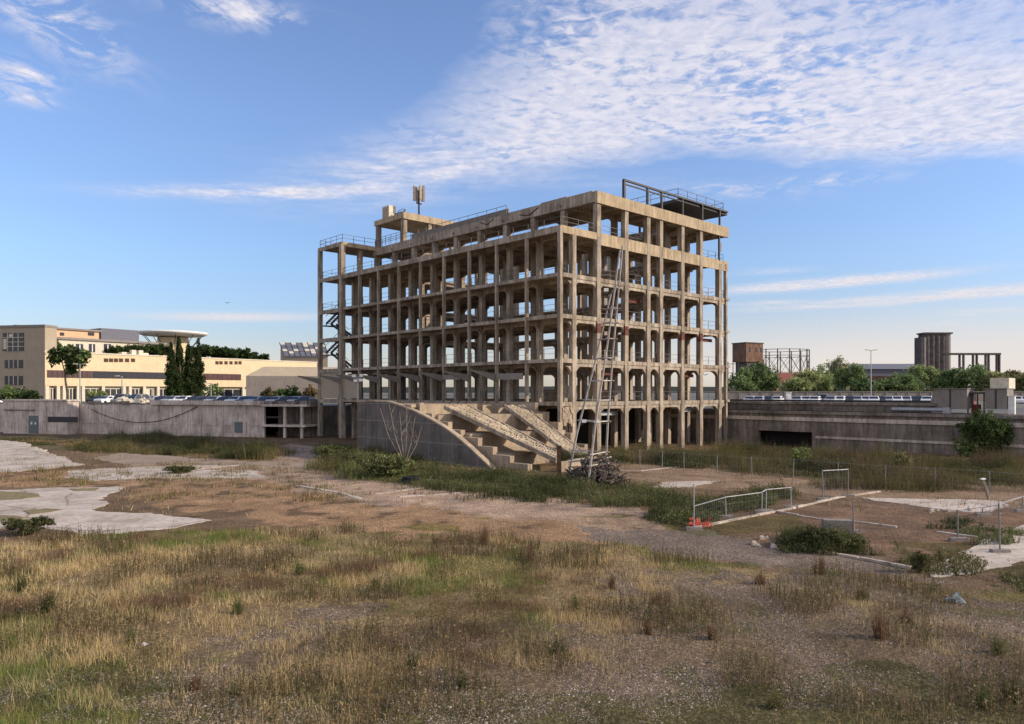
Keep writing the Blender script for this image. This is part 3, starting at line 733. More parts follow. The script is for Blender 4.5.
c = mix(nt_, c, ramp(nt_, nb, [(.35, (.72, .72, .7)), (.6, (1.12, 1.1, 1.06))]), .8, 'MULTIPLY')
nt_.links.new(c, b_.inputs['Base Color']); b_.inputs['Roughness'].default_value = .97; b_.inputs['Specular IOR Level'].default_value = .1
bump(nt_, b_, nn, 1.0, .09)
me.materials.append(m_)
o = bpy.data.objects.new('ground', me); col.objects.link(o); tag(o, 'brown sandy pit floor with moss, gravel and dry soil', None, None, 'structure')

# old concrete slabs lying in the soil
m_, nt_, b_ = newmat('old_pale_slab'); tc = N(nt_, 'ShaderNodeTexCoord').outputs['Object']
nb = noise(nt_, tc, .35, 7, .7); nn = noise(nt_, tc, 4, 6, .7)
vr = N(nt_, 'ShaderNodeTexVoronoi', feature='DISTANCE_TO_EDGE'); vr.inputs['Scale'].default_value = .22
mm = N(nt_, 'ShaderNodeMixRGB') if False else None
wv = N(nt_, 'ShaderNodeVectorMath', operation='ADD'); nt_.links.new(tc, wv.inputs[0])
nz = N(nt_, 'ShaderNodeTexNoise'); nz.inputs['Scale'].default_value = .8; nt_.links.new(tc, nz.inputs['Vector']); nt_.links.new(nz.outputs['Color'], wv.inputs[1]); nt_.links.new(wv.outputs[0], vr.inputs['Vector'])
c = ramp(nt_, nb, [(.36, (.34, .275, .215)), (.58, (.54, .47, .40))])
c = mix(nt_, c, ramp(nt_, nn, [(.32, (.62, .6, .58)), (.55, (1.03, 1.02, 1))]), .9, 'MULTIPLY')
c = mix(nt_, c, ramp(nt_, vr.outputs['Distance'], [(0, (.45, .4, .34)), (.02, (1, 1, 1))]), .9, 'MULTIPLY')
nt_.links.new(c, b_.inputs['Base Color']); b_.inputs['Roughness'].default_value = .95; bump(nt_, b_, nn, .4, .02)
M['pale'] = m_
def rough_poly(pts, jit=.25, step=.18):
    out = []; n = len(pts)
    for i in range(n):
        a = Vector(pts[i]); b = Vector(pts[(i+1) % n]); L = (b-a).length; k = max(1, int(L/step))
        for j in range(k):
            p = a.lerp(b, j/k); out.append((p.x+(fbm(p.x, p.y, 1.2, 50)-.5)*jit*4+(fbm(p.x, p.y, .35, 51)-.5)*jit*1.6, p.y+(fbm(p.x, p.y, 1.0, 60)-.5)*jit*4+(fbm(p.x, p.y, .35, 61)-.5)*jit*1.6))
    return out
def sheet(name, pxs, z, label, jit=.25, mat='pale', t=.12):
    pts = rough_poly([gnd(a, b)[:2] for a, b in pxs], jit)
    pts = [(float(a), float(b)) for a, b in pts]
    o = MB().prism([(x, y, z-t) for x, y in pts][::-1], (0, 0, t)).build(name, M[mat]); tag(o, label, None, None, 'structure'); return o
sheet('paving', [(-140, 437), (0, 440), (25, 443), (66, 459), (85, 465), (0, 473), (-140, 474)], .02, 'large grey old concrete slab below the left annex', .3)
sheet('paving', [(66, 471), (160, 466), (225, 465), (200, 470), (256, 471), (261, 477), (186, 478), (146, 478), (100, 481), (68, 478)], .02, 'narrow pale concrete strip behind the round weed patch', .2)
sheet('paving', [(-200, 492), (0, 490), (60, 488), (120, 487), (118, 491), (100, 500), (110, 505), (90, 511), (166, 515), (209, 520), (173, 528), (83, 536), (50, 528), (-200, 532)], .02, 'pale irregular concrete slab at the left edge of the picture', .22)
sheet('paving', [(95, 458), (120, 453), (170, 456), (232, 462), (330, 462), (330, 470), (262, 466), (180, 463), (130, 466)], .015, 'worn tan pavement running back between the two weed belts at the left', .3, 'tanpave')
mm_, mnt, mb_ = newmat('moss'); tcm = N(mnt, 'ShaderNodeTexCoord').outputs['Object']
mc = ramp(mnt, noise(mnt, tcm, 3, 6, .7), [(.35, (.13, .115, .05)), (.65, (.26, .19, .09))]); mnt.links.new(mc, mb_.inputs['Base Color']); mb_.inputs['Roughness'].default_value = 1; bump(mnt, mb_, noise(mnt, tcm, 12, 5, .7), .9, .04)
M['moss'] = mm_
sheet('moss', [(-30, 494), (0, 492), (38, 494), (41, 497), (20, 500), (0, 500), (-30, 501)], .045, 'long olive moss strip on the pale slab, upper one at the left edge', .18, 'moss', .03)
sheet('moss', [(23, 511), (45, 509), (61, 510), (50, 513), (30, 515)], .045, 'small oval moss patch in the middle of the pale slab', .1, 'moss', .03)
sheet('moss', [(-30, 516), (0, 516), (33, 518), (10, 521), (-30, 522)], .045, 'olive moss strip on the pale slab, lower one at the left edge', .12, 'moss', .03)
sheet('moss', [(70, 489), (100, 488.5), (98, 491), (74, 491.5)], .045, 'reddish moss patch near the far edge of the pale slab', .15, 'moss', .03)
sheet('paving', [(664, 482), (722, 481), (690, 487), (650, 488)], .02, 'small pale slab by the tan path', .2)
sheet('paving', [(856, 498), (996, 501), (1008, 505), (985, 512), (950, 512), (911, 505)], .03, 'pale broken slab behind the fenced square', .15)
sheet('paving', [(927, 569), (973, 548), (1024, 524), (1090, 520), (1090, 560), (1024, 563), (973, 574), (936, 578)], .03, 'cracked pale slab at the right edge of the picture', .12)
def kerb(pxs, w_, h, label):
    m = MB()
    for i in range(len(pxs)-1):
        a = gnd(*pxs[i]); b = gnd(*pxs[i+1]); d = (b-a).normalized(); n_ = Vector((-d.y, d.x, 0))*w_*.5; L = (b-a).length; k = max(1, int(L/1.2))
        for j in range(k):
            if random.random() < .06: continue
            p = a.lerp(b, j/k); r_ = a.lerp(b, (j+.97)/k); s = random.uniform(-.02, .02); up = Vector((0, 0, h+s)); dn = Vector((0, 0, -.1))
            m.hexa([p-n_+dn, r_-n_+dn, r_+n_+dn, p+n_+dn], [p-n_+up, r_-n_+up, r_+n_+up, p+n_+up])
    o = m.build('kerb', M['pale']); tag(o, label, None, None, 'structure')
kerb([(297, 486), (340, 493), (362, 499)], .30, .03, 'pale concrete edging strip left of the pavement bays')
kerb([(375, 494), (431, 487)], .25, .03, 'short pale edging strip between pavement bays')
kerb([(399, 497), (475, 492)], .25, .03, 'second short pale edging strip between pavement bays')
kerb([(200, 469), (240, 465)], .4, .03, 'pale strip beside the round weed patch')
kerb([(693, 529), (740, 519), (791, 509), (838, 498), (880, 492)], .16, .07, 'kerb under the low metal barrier')
kerb([(775, 512), (824, 520), (861, 523), (979, 538)], .12, .06, 'kerb across the fenced square')
kerb([(800, 549), (860, 559), (913, 569)], .16, .08, 'kerb along the front of the fenced square')
kerb([(560, 470), (640, 471), (700, 465)], .2, .05, 'kerb in front of the right columns')

# ------------------------------------------------------------------ ground cover
def blades(name, X, Y, h, wd, colr, z0=0, lean=.35, label=None, mat='blade'):
    n = len(X); th = rng.random(n)*2*math.pi; ln = rng.normal(0, lean, n)*h; la = rng.random(n)*2*math.pi
    dx = np.cos(th)*wd/2; dy = np.sin(th)*wd/2
    tx = X+np.cos(la)*ln; ty = Y+np.sin(la)*ln
    V = np.zeros((n, 3, 3)); z = np.full(n, z0) if np.isscalar(z0) else z0
    V[:, 0] = np.stack([X-dx, Y-dy, z-.02], 1); V[:, 1] = np.stack([X+dx, Y+dy, z-.02], 1); V[:, 2] = np.stack([tx, ty, z+h], 1)
    o = np_mesh(name, V.reshape(-1, 3), 3, M[mat], None, colr); tag(o, label, None, None, 'stuff'); return o
def groundz(X, Y):
    return np.where((Y < 28), (fbm(X, Y, 3, 41)-.5)*.16*np.clip((28-Y)/6, 0, 1), 0.0)-np.clip((Y-62)/16, 0, 1)*.45*np.clip(np.abs(X-3)/20, 0, 1)
def scatter(n, y0, y1, wide=.78, p=1.0):
    t = rng.random(n); Y = (y0**(p+1)+(y1**(p+1)-y0**(p+1))*t)**(1/(p+1)) if p != -1 else y0*(y1/y0)**t
    return (rng.random(n)*2-1)*Y*wide, Y
def pick(cols, n, var=.25):
    cols = np.array(cols); c = cols[rng.integers(0, len(cols), n)]; return c*(1-var+2*var*rng.random((n, 1)))
STRAW = [(.58, .45, .22), (.49, .37, .18), (.42, .31, .15), (.64, .51, .28), (.36, .24, .13)]
OLIVE = [(.19, .21, .06), (.25, .24, .08), (.14, .18, .045), (.31, .28, .10)]
GREEN = [(.09, .17, .03), (.12, .20, .035), (.07, .13, .025), (.17, .22, .05)]
BROWN = [(.17, .10, .06), (.22, .13, .08), (.12, .08, .05)]
notslab = lambda X, Y: ~(inpoly(X, Y, P((-200, 490), (120, 486), (112, 503), (90, 510), (209, 519), (173, 529), (83, 537), (-200, 533)))
                         | inpoly(X, Y, P((925, 570), (973, 547), (1024, 524), (1090, 520), (1090, 562), (973, 575), (936, 579))))
# dry foreground meadow
X, Y = scatter(1500000, 11.3, 37, .80, .25)
den = fbm(X, Y, 3.2, 70); fine = fbm(X, Y, .6, 75); big = fbm(X, Y, 7, 77)
inF = soft('grassF', X, Y, .6) & notslab(X, Y); isg = soft('gravel', X, Y, 1.8)
left = np.clip(.62-X/Y*.75, .22, 1.0)
keep = inF & (rng.random(len(X)) < np.where(isg, .26+.35*(den > .55), .62)*np.clip((den-.25)*2.2, .1, 1.2)*np.clip((fine-.30)*3.4, .05, 1.4)*(.45+.55*left))
X, Y, den, fine, left = X[keep], Y[keep], den[keep], fine[keep], left[keep]; n = len(X)
gmask = fbm(X, Y, 3.6, 31)+.35*(fbm(X, Y, .8, 33)-.5)+rng.normal(0, .05, n)
cc = pick(STRAW, n); kk = gmask > .52; cc[kk] = pick(OLIVE+STRAW[2:4], kk.sum()); kk = gmask > .66; cc[kk] = pick(GREEN+OLIVE, kk.sum())
kb = fbm(X, Y, 2.2, 81)+rng.normal(0, .06, n)+.08*(1-left) > .645; cc[kb] = pick(BROWN, kb.sum())
h = (.05+.32*rng.random(n)**2.0)*(.45+.9*den)*(.45+.55*left); wd = .006+.007*rng.random(n)
blades('dry_grass', X, Y, h, wd*np.clip(Y/18, .8, 2), cc*1.1, groundz(X, Y), .45, 'straw coloured dry grass mixed with olive blades over the foreground')
print('blades', n)
# taller seed stalks standing in drifts
X, Y = scatter(110000, 11.5, 40, .8, .4)
keep = soft('grassF', X, Y, .6) & notslab(X, Y) & (rng.random(len(X)) < np.clip((fbm(X, Y, 1.4, 85)-.52)*4, 0, 1)); X, Y = X[keep], Y[keep]; n = len(X)
h = .22+.45*rng.random(n)**1.5; cs3 = pick([(.24, .17, .09), (.17, .12, .07), (.34, .26, .14), (.12, .10, .05), (.09, .10, .04)], n)
lx = rng.normal(0, .12, n)*h; ly = rng.normal(0, .12, n)*h; z = groundz(X, Y); w2 = .006*np.clip(Y/16, .9, 2.2)
V = np.zeros((n, 3, 3)); V[:, 0] = np.stack([X-w2, Y, z], 1); V[:, 1] = np.stack([X+w2, Y, z], 1); V[:, 2] = np.stack([X+lx, Y+ly, z+h], 1)
m3 = n*7; i = rng.integers(0, n, m3); t = .25+.75*rng.random(m3); ct = np.stack([X[i]+lx[i]*t, Y[i]+ly[i]*t, z[i]+h[i]*t], 1)+rng.normal(0, .02, (m3, 3))
d1 = rng.normal(0, .012, (m3, 3)); d2 = rng.normal(0, .02, (m3, 3)); V2 = np.stack([ct-d1, ct+d1, ct+d2], 1)
o = np_mesh('seed_stalks', np.concatenate([V, V2]).reshape(-1, 3), 3, M['leaf'], None, np.concatenate([cs3, cs3[i]])); tag(o, 'tall thin brown seed stalks scattered through the foreground grass', None, None, 'stuff')
# low green cushions near the ground
X, Y = scatter(420000, 11.3, 37, .8, .4)
gm_ = fbm(X, Y, 3.6, 31)+.55*(fbm(X, Y, .8, 33)-.5)+rng.normal(0, .04, len(X)); keep = soft('grassF', X, Y, .6) & notslab(X, Y) & (gm_ > .60)
X, Y = X[keep], Y[keep]; n = len(X)
blades('green_grass', X, Y, .03+.08*rng.random(n), np.full(n, .012), pick(OLIVE+GREEN+OLIVE, n)*.9, groundz(X, Y), .8, 'low olive green grass cushions in the foreground')
# pebbles
X, Y = scatter(260000, 11.3, 27, .8, .0)
keep = (soft('gravel', X, Y, 1.8) | (rng.random(len(X)) < .06)) & (fbm(X, Y, 1.6, 90)+.4*(fbm(X, Y, .4, 93)-.5)+rng.normal(0, .07, len(X)) > .52); X, Y = X[keep], Y[keep]
X2, Y2 = scatter(160000, 26, 42, .8, .2); kp = soft('gravelpath', X2, Y2, .5); X = np.concatenate([X, X2[kp]]); Y = np.concatenate([Y, Y2[kp]]); n = len(X)
r = (.006+.010*rng.random(n)+.022*rng.random(n)**14)
z = groundz(X, Y); base = np.stack([X, Y, z], 1)
ang = rng.random(n)*6.28; ex = np.stack([np.cos(ang), np.sin(ang), 0*ang], 1)*(r*1.4)[:, None]; ey = np.stack([-np.sin(ang), np.cos(ang), 0*ang], 1)*r[:, None]; ez = np.array([0, 0, 1.])*(r*.7)[:, None]
t1 = base+ez; V = np.stack([base+ex, base+ey, t1, base+ey, base-ex, t1, base-ex, base-ey, t1, base-ey, base+ex, t1], 1)
cc = np.repeat(pick([(.24, .19, .16), (.17, .13, .105), (.33, .28, .24), (.11, .085, .07), (.15, .11, .09)], n, .4), 4, axis=0)
pm = leafmat('pebbles', 0.0)
o = np_mesh('gravel', V.reshape(-1, 3), 3, pm, None, cc); tag(o, 'small pale pinkish stones scattered over the foreground soil', None, None, 'stuff')
print('pebbles', n)
# sparse small plants on the middle ground
X, Y = scatter(70000, 34, 70, .8, .8)
keep = (fbm(X, Y, 2.0, 95) > .58) & notslab(X, Y) & ~soft('purple', X, Y, .4) & (rng.random(len(X)) < .5); X, Y = X[keep], Y[keep]; n = len(X)
blades('dry_grass', X, Y, .08+.22*rng.random(n), np.full(n, .03), pick(STRAW[2:]+OLIVE+BROWN, n), 0, .5, 'sparse dry tufts over the brown middle ground')

X, Y = scatter(90000, 38, 62, .8, .6)
keep = (soft('moss', X, Y, 1.0) | soft('pave', X, Y, 1.0)) & (fbm(X, Y, 1.1, 97) > .60) & notslab(X, Y); X, Y = X[keep], Y[keep]; n = len(X)
blades('small_plants', X, Y, .12+.35*rng.random(n)**2, np.full(n, .035), pick(OLIVE+BROWN+BROWN+[(.07, .07, .03)], n), 0, .45, 'small dark plants dotted over the mossy middle ground')
# dense thickets of weeds: blades plus leaf flecks
def thicket(name, polys, n, hmin, hmax, cols, label, wd=.028, leaf=.055):
    n = int(n*1.9)
    """polys: list of pixel polygons on the ground"""
    Xs = []; Ys = []
    for pl_ in polys:
        w_ = P(*pl_); xa = np.array(w_); k = 0; lo = xa.min(0); hi = xa.max(0)
        area = .5*abs(sum(w_[i][0]*w_[(i+1) % len(w_)][1]-w_[(i+1) % len(w_)][0]*w_[i][1] for i in range(len(w_))))
        nn_ = int(n*area*(hi-lo).prod()/max(area, .01)); x = rng.uniform(lo[0], hi[0], nn_); y = rng.uniform(lo[1], hi[1], nn_)
        jx = (fbm(x, y, 1.0, 3)-.5)*1.6; jy = (fbm(x, y, 1.0, 5)-.5)*1.6
        dj = rng.normal(0, .45, nn_); kp = inpoly(x+jx*1.8+dj, y+jy*1.8+dj, w_) & (fbm(x, y, 1.3, 44)+rng.normal(0, .05, nn_) > .33); Xs.append(x[kp]); Ys.append(y[kp])
    X = np.concatenate(Xs); Y = np.concatenate(Ys); n_ = len(X)
    hh = (hmin+(hmax-hmin)*np.clip(fbm(X, Y, 1.8, 47)*1.5-.3, 0, 1))*(.5+.5*rng.random(n_))
    hh = hh*np.where(rng.random(n_) < .12, 1.35, 1.0)*np.clip(.35+fbm(X, Y, .8, 49)*1.3, .3, 1.5)*np.clip((fbm(X, Y, 4.0, 53)-.2)*2.1, .25, 1.3)
    hh = hh*1.55
    patch = fbm(X, Y, 3.0, 48)+rng.normal(0, .06, n_); c = pick(cols[0], n_); kk = patch > .5; c[kk] = pick(cols[1], kk.sum())
    th = rng.random(n_)*6.28; lz = rng.normal(0, .3, n_)*hh; la = rng.random(n_)*6.28; z0 = groundz(X, Y)
    V = np.zeros((n_, 3, 3)); dx = np.cos(th)*wd/2; dy = np.sin(th)*wd/2
    V[:, 0] = np.stack([X-dx, Y-dy, z0-.02], 1); V[:, 1] = np.stack([X+dx, Y+dy, z0-.02], 1); V[:, 2] = np.stack([X+np.cos(la)*lz, Y+np.sin(la)*lz, z0+hh], 1)
    # leaf triangles up the stems
    m_ = n_*2; i = rng.integers(0, n_, m_); t = rng.random(m_)**.7
    ctr = np.stack([X[i]+np.cos(la[i])*lz[i]*t, Y[i]+np.sin(la[i])*lz[i]*t, z0[i]+hh[i]*t], 1)+rng.normal(0, .04, (m_, 3))
    d1 = rng.normal(0, 1, (m_, 3)); d1 /= np.linalg.norm(d1, axis=1)[:, None]; d2 = np.cross(d1, rng.normal(0, 1, (m_, 3))); d2 /= np.linalg.norm(d2, axis=1)[:, None]
    s = leaf*(.5+rng.random(m_))[:, None]; V2 = np.stack([ctr-d1*s*.5, ctr+d1*s*.5, ctr+d2*s], 1)
    V = np.concatenate([V, V2]); c = np.concatenate([c, c[i]*(.8+.5*rng.random((m_, 1)))])
    o = np_mesh(name, V.reshape(-1, 3), 3, M['leaf'], None, c); tag(o, label, None, None, 'stuff'); return o
DBR = [(.15, .10, .06), (.20, .145, .08), (.11, .075, .05), (.12, .10, .05), (.07, .075, .035)]
DG = [(.05, .07, .025), (.075, .085, .03), (.04, .055, .02), (.12, .105, .05)]; MG = [(.10, .125, .04), (.15, .15, .065), (.075, .10, .03), (.20, .17, .09)]
DRY = [(.26, .19, .10), (.20, .145, .08), (.32, .24, .13)]; DO = [(.13, .12, .045), (.16, .14, .06), (.10, .095, .035)]
thicket('weeds', [[(400, 486), (430, 473), (500, 476), (560, 487), (640, 490), (700, 500), (690, 508), (600, 508), (520, 500), (440, 488)]], 110, .35, .9, (MG, DG), 'green weed thicket in front of the stepped grandstand')
thicket('weeds', [[(645, 520), (690, 508), (740, 500), (790, 492), (790, 500), (745, 512), (700, 522), (660, 527)]], 130, .3, .75, (MG, DG), 'green weeds beside the low metal barrier')
thicket('weeds', [[(610, 460), (640, 455), (735, 450), (850, 456), (1024, 466), (1024, 486), (930, 484), (850, 480), (760, 474), (690, 468)], [(850, 490), (800, 485), (850, 483), (930, 486), (1000, 489), (930, 493)]], 60, .3, 1.35, (DBR, DO), 'tall brown and olive weeds below the right retaining wall')
thicket('weeds', [[(75, 447), (75, 437), (150, 436), (240, 442), (290, 450), (270, 461), (200, 456), (120, 450)]], 55, .3, .95, (DRY, DO), 'tall brown and green weeds below the left retaining wall')
thicket('weeds', [[(-40, 437), (75, 437), (75, 442), (20, 441), (-40, 440)]], 40, .2, .6, (DRY, DG), 'low weeds along the foot of the annex')
thicket('weeds', [[(318, 470), (330, 455), (360, 450), (430, 465), (425, 476), (385, 478), (350, 474)]], 80, .4, 1.2, (MG, DO), 'green and dry weeds at the foot of the curved wall')
thicket('weeds', [[(318, 447), (345, 445), (352, 455), (325, 458)]], 60, .4, 1.2, (MG, DG), 'weeds at the base of the stair tower')
thicket('weeds', [[(775, 548), (800, 532), (850, 540), (875, 552), (840, 556)]], 200, .3, .85, (DG, DO), 'dark weeds round the grey concrete block')
thicket('weeds', [[(925, 528), (950, 521), (978, 524), (960, 531)]], 160, .2, .6, (DG, DG), 'dark green weed patch in the fenced square')
thicket('weeds', [[(910, 562), (930, 555), (975, 560), (990, 566), (930, 577)]], 130, .2, .6, (DO, DG), 'weeds along the cracked slab at the right')
thicket('weeds', [[(990, 585), (1024, 575), (1060, 585), (1024, 596)], [(960, 535), (1010, 528), (1024, 532), (980, 546)]], 150, .15, .45, (DO, MG), 'olive tufts at the right edge')
thicket('weeds', [[(565, 462), (620, 452), (735, 447), (733, 455), (640, 462)]], 40, .3, 1.0, (DRY, DO), 'dry weeds round the feet of the right columns')
thicket('weeds', [[(0, 505), (45, 502), (60, 506), (30, 510), (0, 511)]], 90, .03, .12, (DO, DO), 'low moss patch on the left slab') if False else None

# ------------------------------------------------------------------ shrubs and trees
def leaves(ctr, rad, n, size, cols, squash=1.0, shell=.55, clump=14, k0=.22, k1=.48):
    """leaf triangles gathered in clumps on and inside an ellipsoid"""
    d = rng.normal(0, 1, (clump, 3)); d /= np.linalg.norm(d, axis=1)[:, None]
    cc_ = np.array(ctr)+d*np.array(rad)*(shell+(1-shell)*rng.random((clump, 1)))*.8
    i = rng.integers(0, clump, n); cr = np.array(rad)*rng.uniform(k0, k1, (clump, 1))
    p = rng.normal(0, 1, (n, 3)); p /= np.linalg.norm(p, axis=1)[:, None]; p = cc_[i]+p*cr[i]*(rng.random((n, 1))**.45)
    d1 = rng.normal(0, 1, (n, 3)); d1 /= np.linalg.norm(d1, axis=1)[:, None]; d2 = np.cross(d1, rng.normal(0, 1, (n, 3))); d2 /= np.linalg.norm(d2, axis=1)[:, None]
    s = size*(.5+rng.random((n, 1)))
    V = np.stack([p-d1*s*.5, p+d1*s*.5, p+d2*s], 1)
    tone = rng.uniform(.65, 1.35, (clump, 1)); c = pick(cols, n, .3)*tone[i]
    return V.reshape(-1, 3), c
def tree(name, loc, h, trunk_h, crowns, n, size, cols, label, cat='tree', group=None, tr=.25, mat='leaf', clump=14):
    t = empty(name, loc, 0, label, cat, group)
    m = MB(); x = 0; y = 0; pts = [(0, 0, -.3)]
    for k in range(1, 5):
        x += random.uniform(-.12, .12)*trunk_h*.3; y += random.uniform(-.1, .1)*trunk_h*.3; pts.append((x, y, trunk_h*k/4))
    m.path(pts, tr, tr*.6, 7)
    for (c, r_) in crowns:
        e_ = Vector(c); s_ = Vector(pts[-1]) if c[2] > trunk_h else Vector(pts[2]); md = s_.lerp(e_, .5)+Vector((0, 0, r_[2]*.15)); m.path([s_, md, e_], tr*.5, tr*.15, 5)
        for q_ in range(4):
            d = Vector((random.uniform(-1, 1)*r_[0], random.uniform(-1, 1)*r_[1], random.uniform(-.2, .8)*r_[2]))*.75; m.path([md, md.lerp(e_+d, .6), e_+d], tr*.22, tr*.06, 4)
    m.build('trunk', M['bark'], t)
    Vs = []; Cs = []; tot = sum(r_[0]*r_[2] for c, r_ in crowns)
    for c, r_ in crowns:
        V, c_ = leaves(c, r_, int(n*r_[0]*r_[2]/tot), size, cols, clump=clump, **({'k0': .3, 'k1': .5, 'shell': .8} if 'cypress' in name else {})); Vs.append(V); Cs.append(c_)
    np_mesh('crown', np.concatenate(Vs), 3, M[mat], t, np.concatenate(Cs)); return t
YG = [(.27, .32, .11), (.33, .36, .14), (.21, .26, .09)]; PG = [(.035, .06, .018), (.045, .075, .02), (.03, .045, .015)]
BG = [(.12, .18, .06), (.17, .22, .08), (.09, .14, .05)]
def crownset(r, h0, h1, k=5):
    out = []
    for i in range(k):
        a = i*2*math.pi/k+random.uniform(-.4, .4); q_ = random.uniform(.25, .6)
        out.append(((math.cos(a)*r*q_, math.sin(a)*r*q_, random.uniform(h0+(h1-h0)*.3, h0+(h1-h0)*.7)), (r*random.uniform(.45, .65),)*2+((h1-h0)*random.uniform(.26, .38),)))
    out.append(((0, 0, h1-(h1-h0)*.28), (r*.5, r*.5, (h1-h0)*.28)))
    return out
# left background trees
WO0 = at(45, 397, 150)
def WP0x(px, back):
    r = (px-512)/F; n_ = math.hypot(.59, .81); c_, s_ = .59/n_, .81/n_; ox = WO0.x-s_*back; oy = WO0.y+c_*back
    return (r*oy-ox)/(c_-r*s_)
p = at(68, 397, 138); p.z = SZL
tree('street_tree', p, 11, 5.5, [((-1.6, 0, 8.6), (2.3, 2.2, 1.9)), ((1.7, .3, 8.3), (2.4, 2.2, 2.0)), ((.6, 0, 6.3), (1.5, 1.5, 1.4)), ((0, 0, 9.7), (1.8, 1.6, 1.2))], 2600, .5, BG+PG, 'leaning street tree with a dark trunk in front of the cream building at the left')
p = at(52, 397, 158); p.z = SZL
tree('bushy_tree', p, 12, 6, crownset(2.4, 9.5, 13.5, 4), 1500, .5, PG+BG, 'dark bushy tree on the low roof between beige block and cream wing')
for k, (px, top_, w_) in enumerate(((171, 348, 1.15), (179, 340, 1.25), (189, 343, 1.2), (198, 342, 1.3))):
    p = at(px, 397, 136+k*1.3); p.z = SZL; H = at(px, top_, 136).z-SZL
    cr = [((0, 0, H*f), (w_*g_, w_*g_, H*.17)) for f, g_ in ((.14, .85), (.28, 1.0), (.42, 1.0), (.56, .9), (.7, .75), (.82, .55), (.93, .3))]
    tree('cypress_tree', p, H, H*.6, cr, 9000, .22, PG, ('leftmost of the four dark cypresses, the shortest', 'second and tallest of the four dark cypresses', 'third of the four dark cypresses from the left', 'rightmost of the four dark cypresses')[k], 'tree', 'cypress trees before the cream building')
for k, px in enumerate((119, 134, 148, 160)):
    x = WP0x(px, 5.6); p = Vector((WO0.x+.59*x-.81*5.6, WO0.y+.81*x+.59*5.6, SZL)); H = EYE-(345-.7*k-HY)/F*p.y-SZL
    tree('round_pine', p, H, H-2.5, [((a_*1.6, b_*.7, H-1.7+random.uniform(-.2, .2)), (1.7, 1.2, 1.5)) for a_, b_ in ((-1, 0), (1, 0), (0, -1), (0, 0))], 2600, .34, PG+[(.06, .09, .02)],
         ('first round pine from the left before the upper windows of the cream building', 'second round pine from the left before the upper windows of the cream building', 'third round pine from the left before the upper windows of the cream building', 'rightmost round pine before the upper windows, below the white disc roof')[k], 'tree', 'pines growing between the two storeys of the cream building', .25)
for k, (px, py, r_) in enumerate(((125, 346, 5.5), (150, 344, 6), (178, 344, 6), (212, 344, 6.5), (236, 347, 6), (254, 352, 4.5))):
    p = at(px, 397, 238); p.z = SZL; H = at(px, py, 238).z-SZL
    tree('umbrella_pine', p, H, H-3.5, [((a_*r_*.6, b_*r_*.5, H-2.6+random.uniform(-.4, .4)), (r_*.55, r_*.55, 2.3)) for a_, b_ in ((-1, 0), (1, 0), (0, -1), (0, .6), (0, 0))], 3600, .6, PG+[(.05, .08, .02)],
         ('leftmost umbrella pine, behind the grey roof box', 'umbrella pine left of the disc roof', 'umbrella pine under the white disc roof', 'umbrella pine just right of the cypresses', 'flat crowned umbrella pine over the cream wall', 'small umbrella pine at the right end of the row')[k], 'tree', 'umbrella pines behind the cream building', .4)
for k, (px, py, Y_, r_, cs2, lab) in enumerate(((6, 384, 120, 2.0, BG, 'green bush at the left picture edge above the annex'), (20, 386, 121, 2.2, PG+BG, 'dark green bush in front of the beige block windows'), (32, 389, 120, 1.6, PG, 'small dark bush right of the beige block windows'),
        (97, 388, 130, 1.6, YG, 'light green hedge bush before the ground floor'), (212, 382, 128, 2.0, BG+YG, 'green bush right of the cypresses'), (268, 387, 122, 1.3, DO+[(.12, .08, .04)], 'round brown bush before the low grey hall'),
        (281, 386, 124, 1.1, BG, 'small green bush before the low grey hall'), (292, 385, 122, 1.5, PG, 'dark round bush before the low grey hall'), (310, 384, 121, 1.3, DRY, 'dry brownish bush next to the frame building'))):
    p = at(px, 400, Y_); p.z = SZL; H = at(px, py, Y_).z-SZL
    tree('bush', p, H, H*.5, [((0, 0, H*.55), (r_, r_*.8, H*.45)), ((r_*.5, 0, H*.45), (r_*.6, r_*.6, H*.36)), ((-r_*.5, 0, H*.42), (r_*.6, r_*.6, H*.35))], 900, .3, cs2, lab, 'bush', None, .08)
# right background trees
RT = [(744, 366, 170, 4.0, BG, 'dark green tree at the foot of the square brick tower'), (757, 360, 176, 4.2, PG+BG, 'dark tree just right of the brick tower'), (769, 372, 180, 3.4, BG, 'low tree below the gas holder frame'),
      (795, 377, 165, 4.0, YG, 'low light green tree beside the red roofed house'), (806, 368, 172, 4.4, YG, 'light green tree below the right edge of the gas holder'), (822, 364, 180, 4.6, YG+BG, 'yellow green tree with a round top'),
      (838, 356, 190, 4.4, [(.17, .17, .09), (.2, .2, .11)], 'pale thinly leaved tree, tallest of the middle row'), (851, 362, 172, 4.4, BG, 'green tree left of the tall lamp post'), (868, 377, 165, 3.6, BG+PG, 'low tree behind the lamp post'),
      (886, 378, 170, 4.0, PG+BG, 'dark low tree before the slate warehouse'), (905, 373, 176, 4.4, BG, 'green tree left of the silo tower'), (924, 362, 182, 4.6, YG+BG, 'green tree at the foot of the silo tower'),
      (944, 367, 180, 4.4, BG, 'green tree right of the silo tower'), (960, 364, 178, 4.6, PG+BG, 'dark green tree under the portal frame'), (976, 362, 184, 4.8, BG, 'broad green tree under the right end of the portal frame'),
      (994, 369, 176, 4.2, DO+YG, 'olive tree right of the portal frame'), (1012, 368, 182, 4.4, DO, 'brownish olive tree near the right picture edge'), (1030, 370, 176, 4.4, DO, 'olive tree at the right picture edge')]
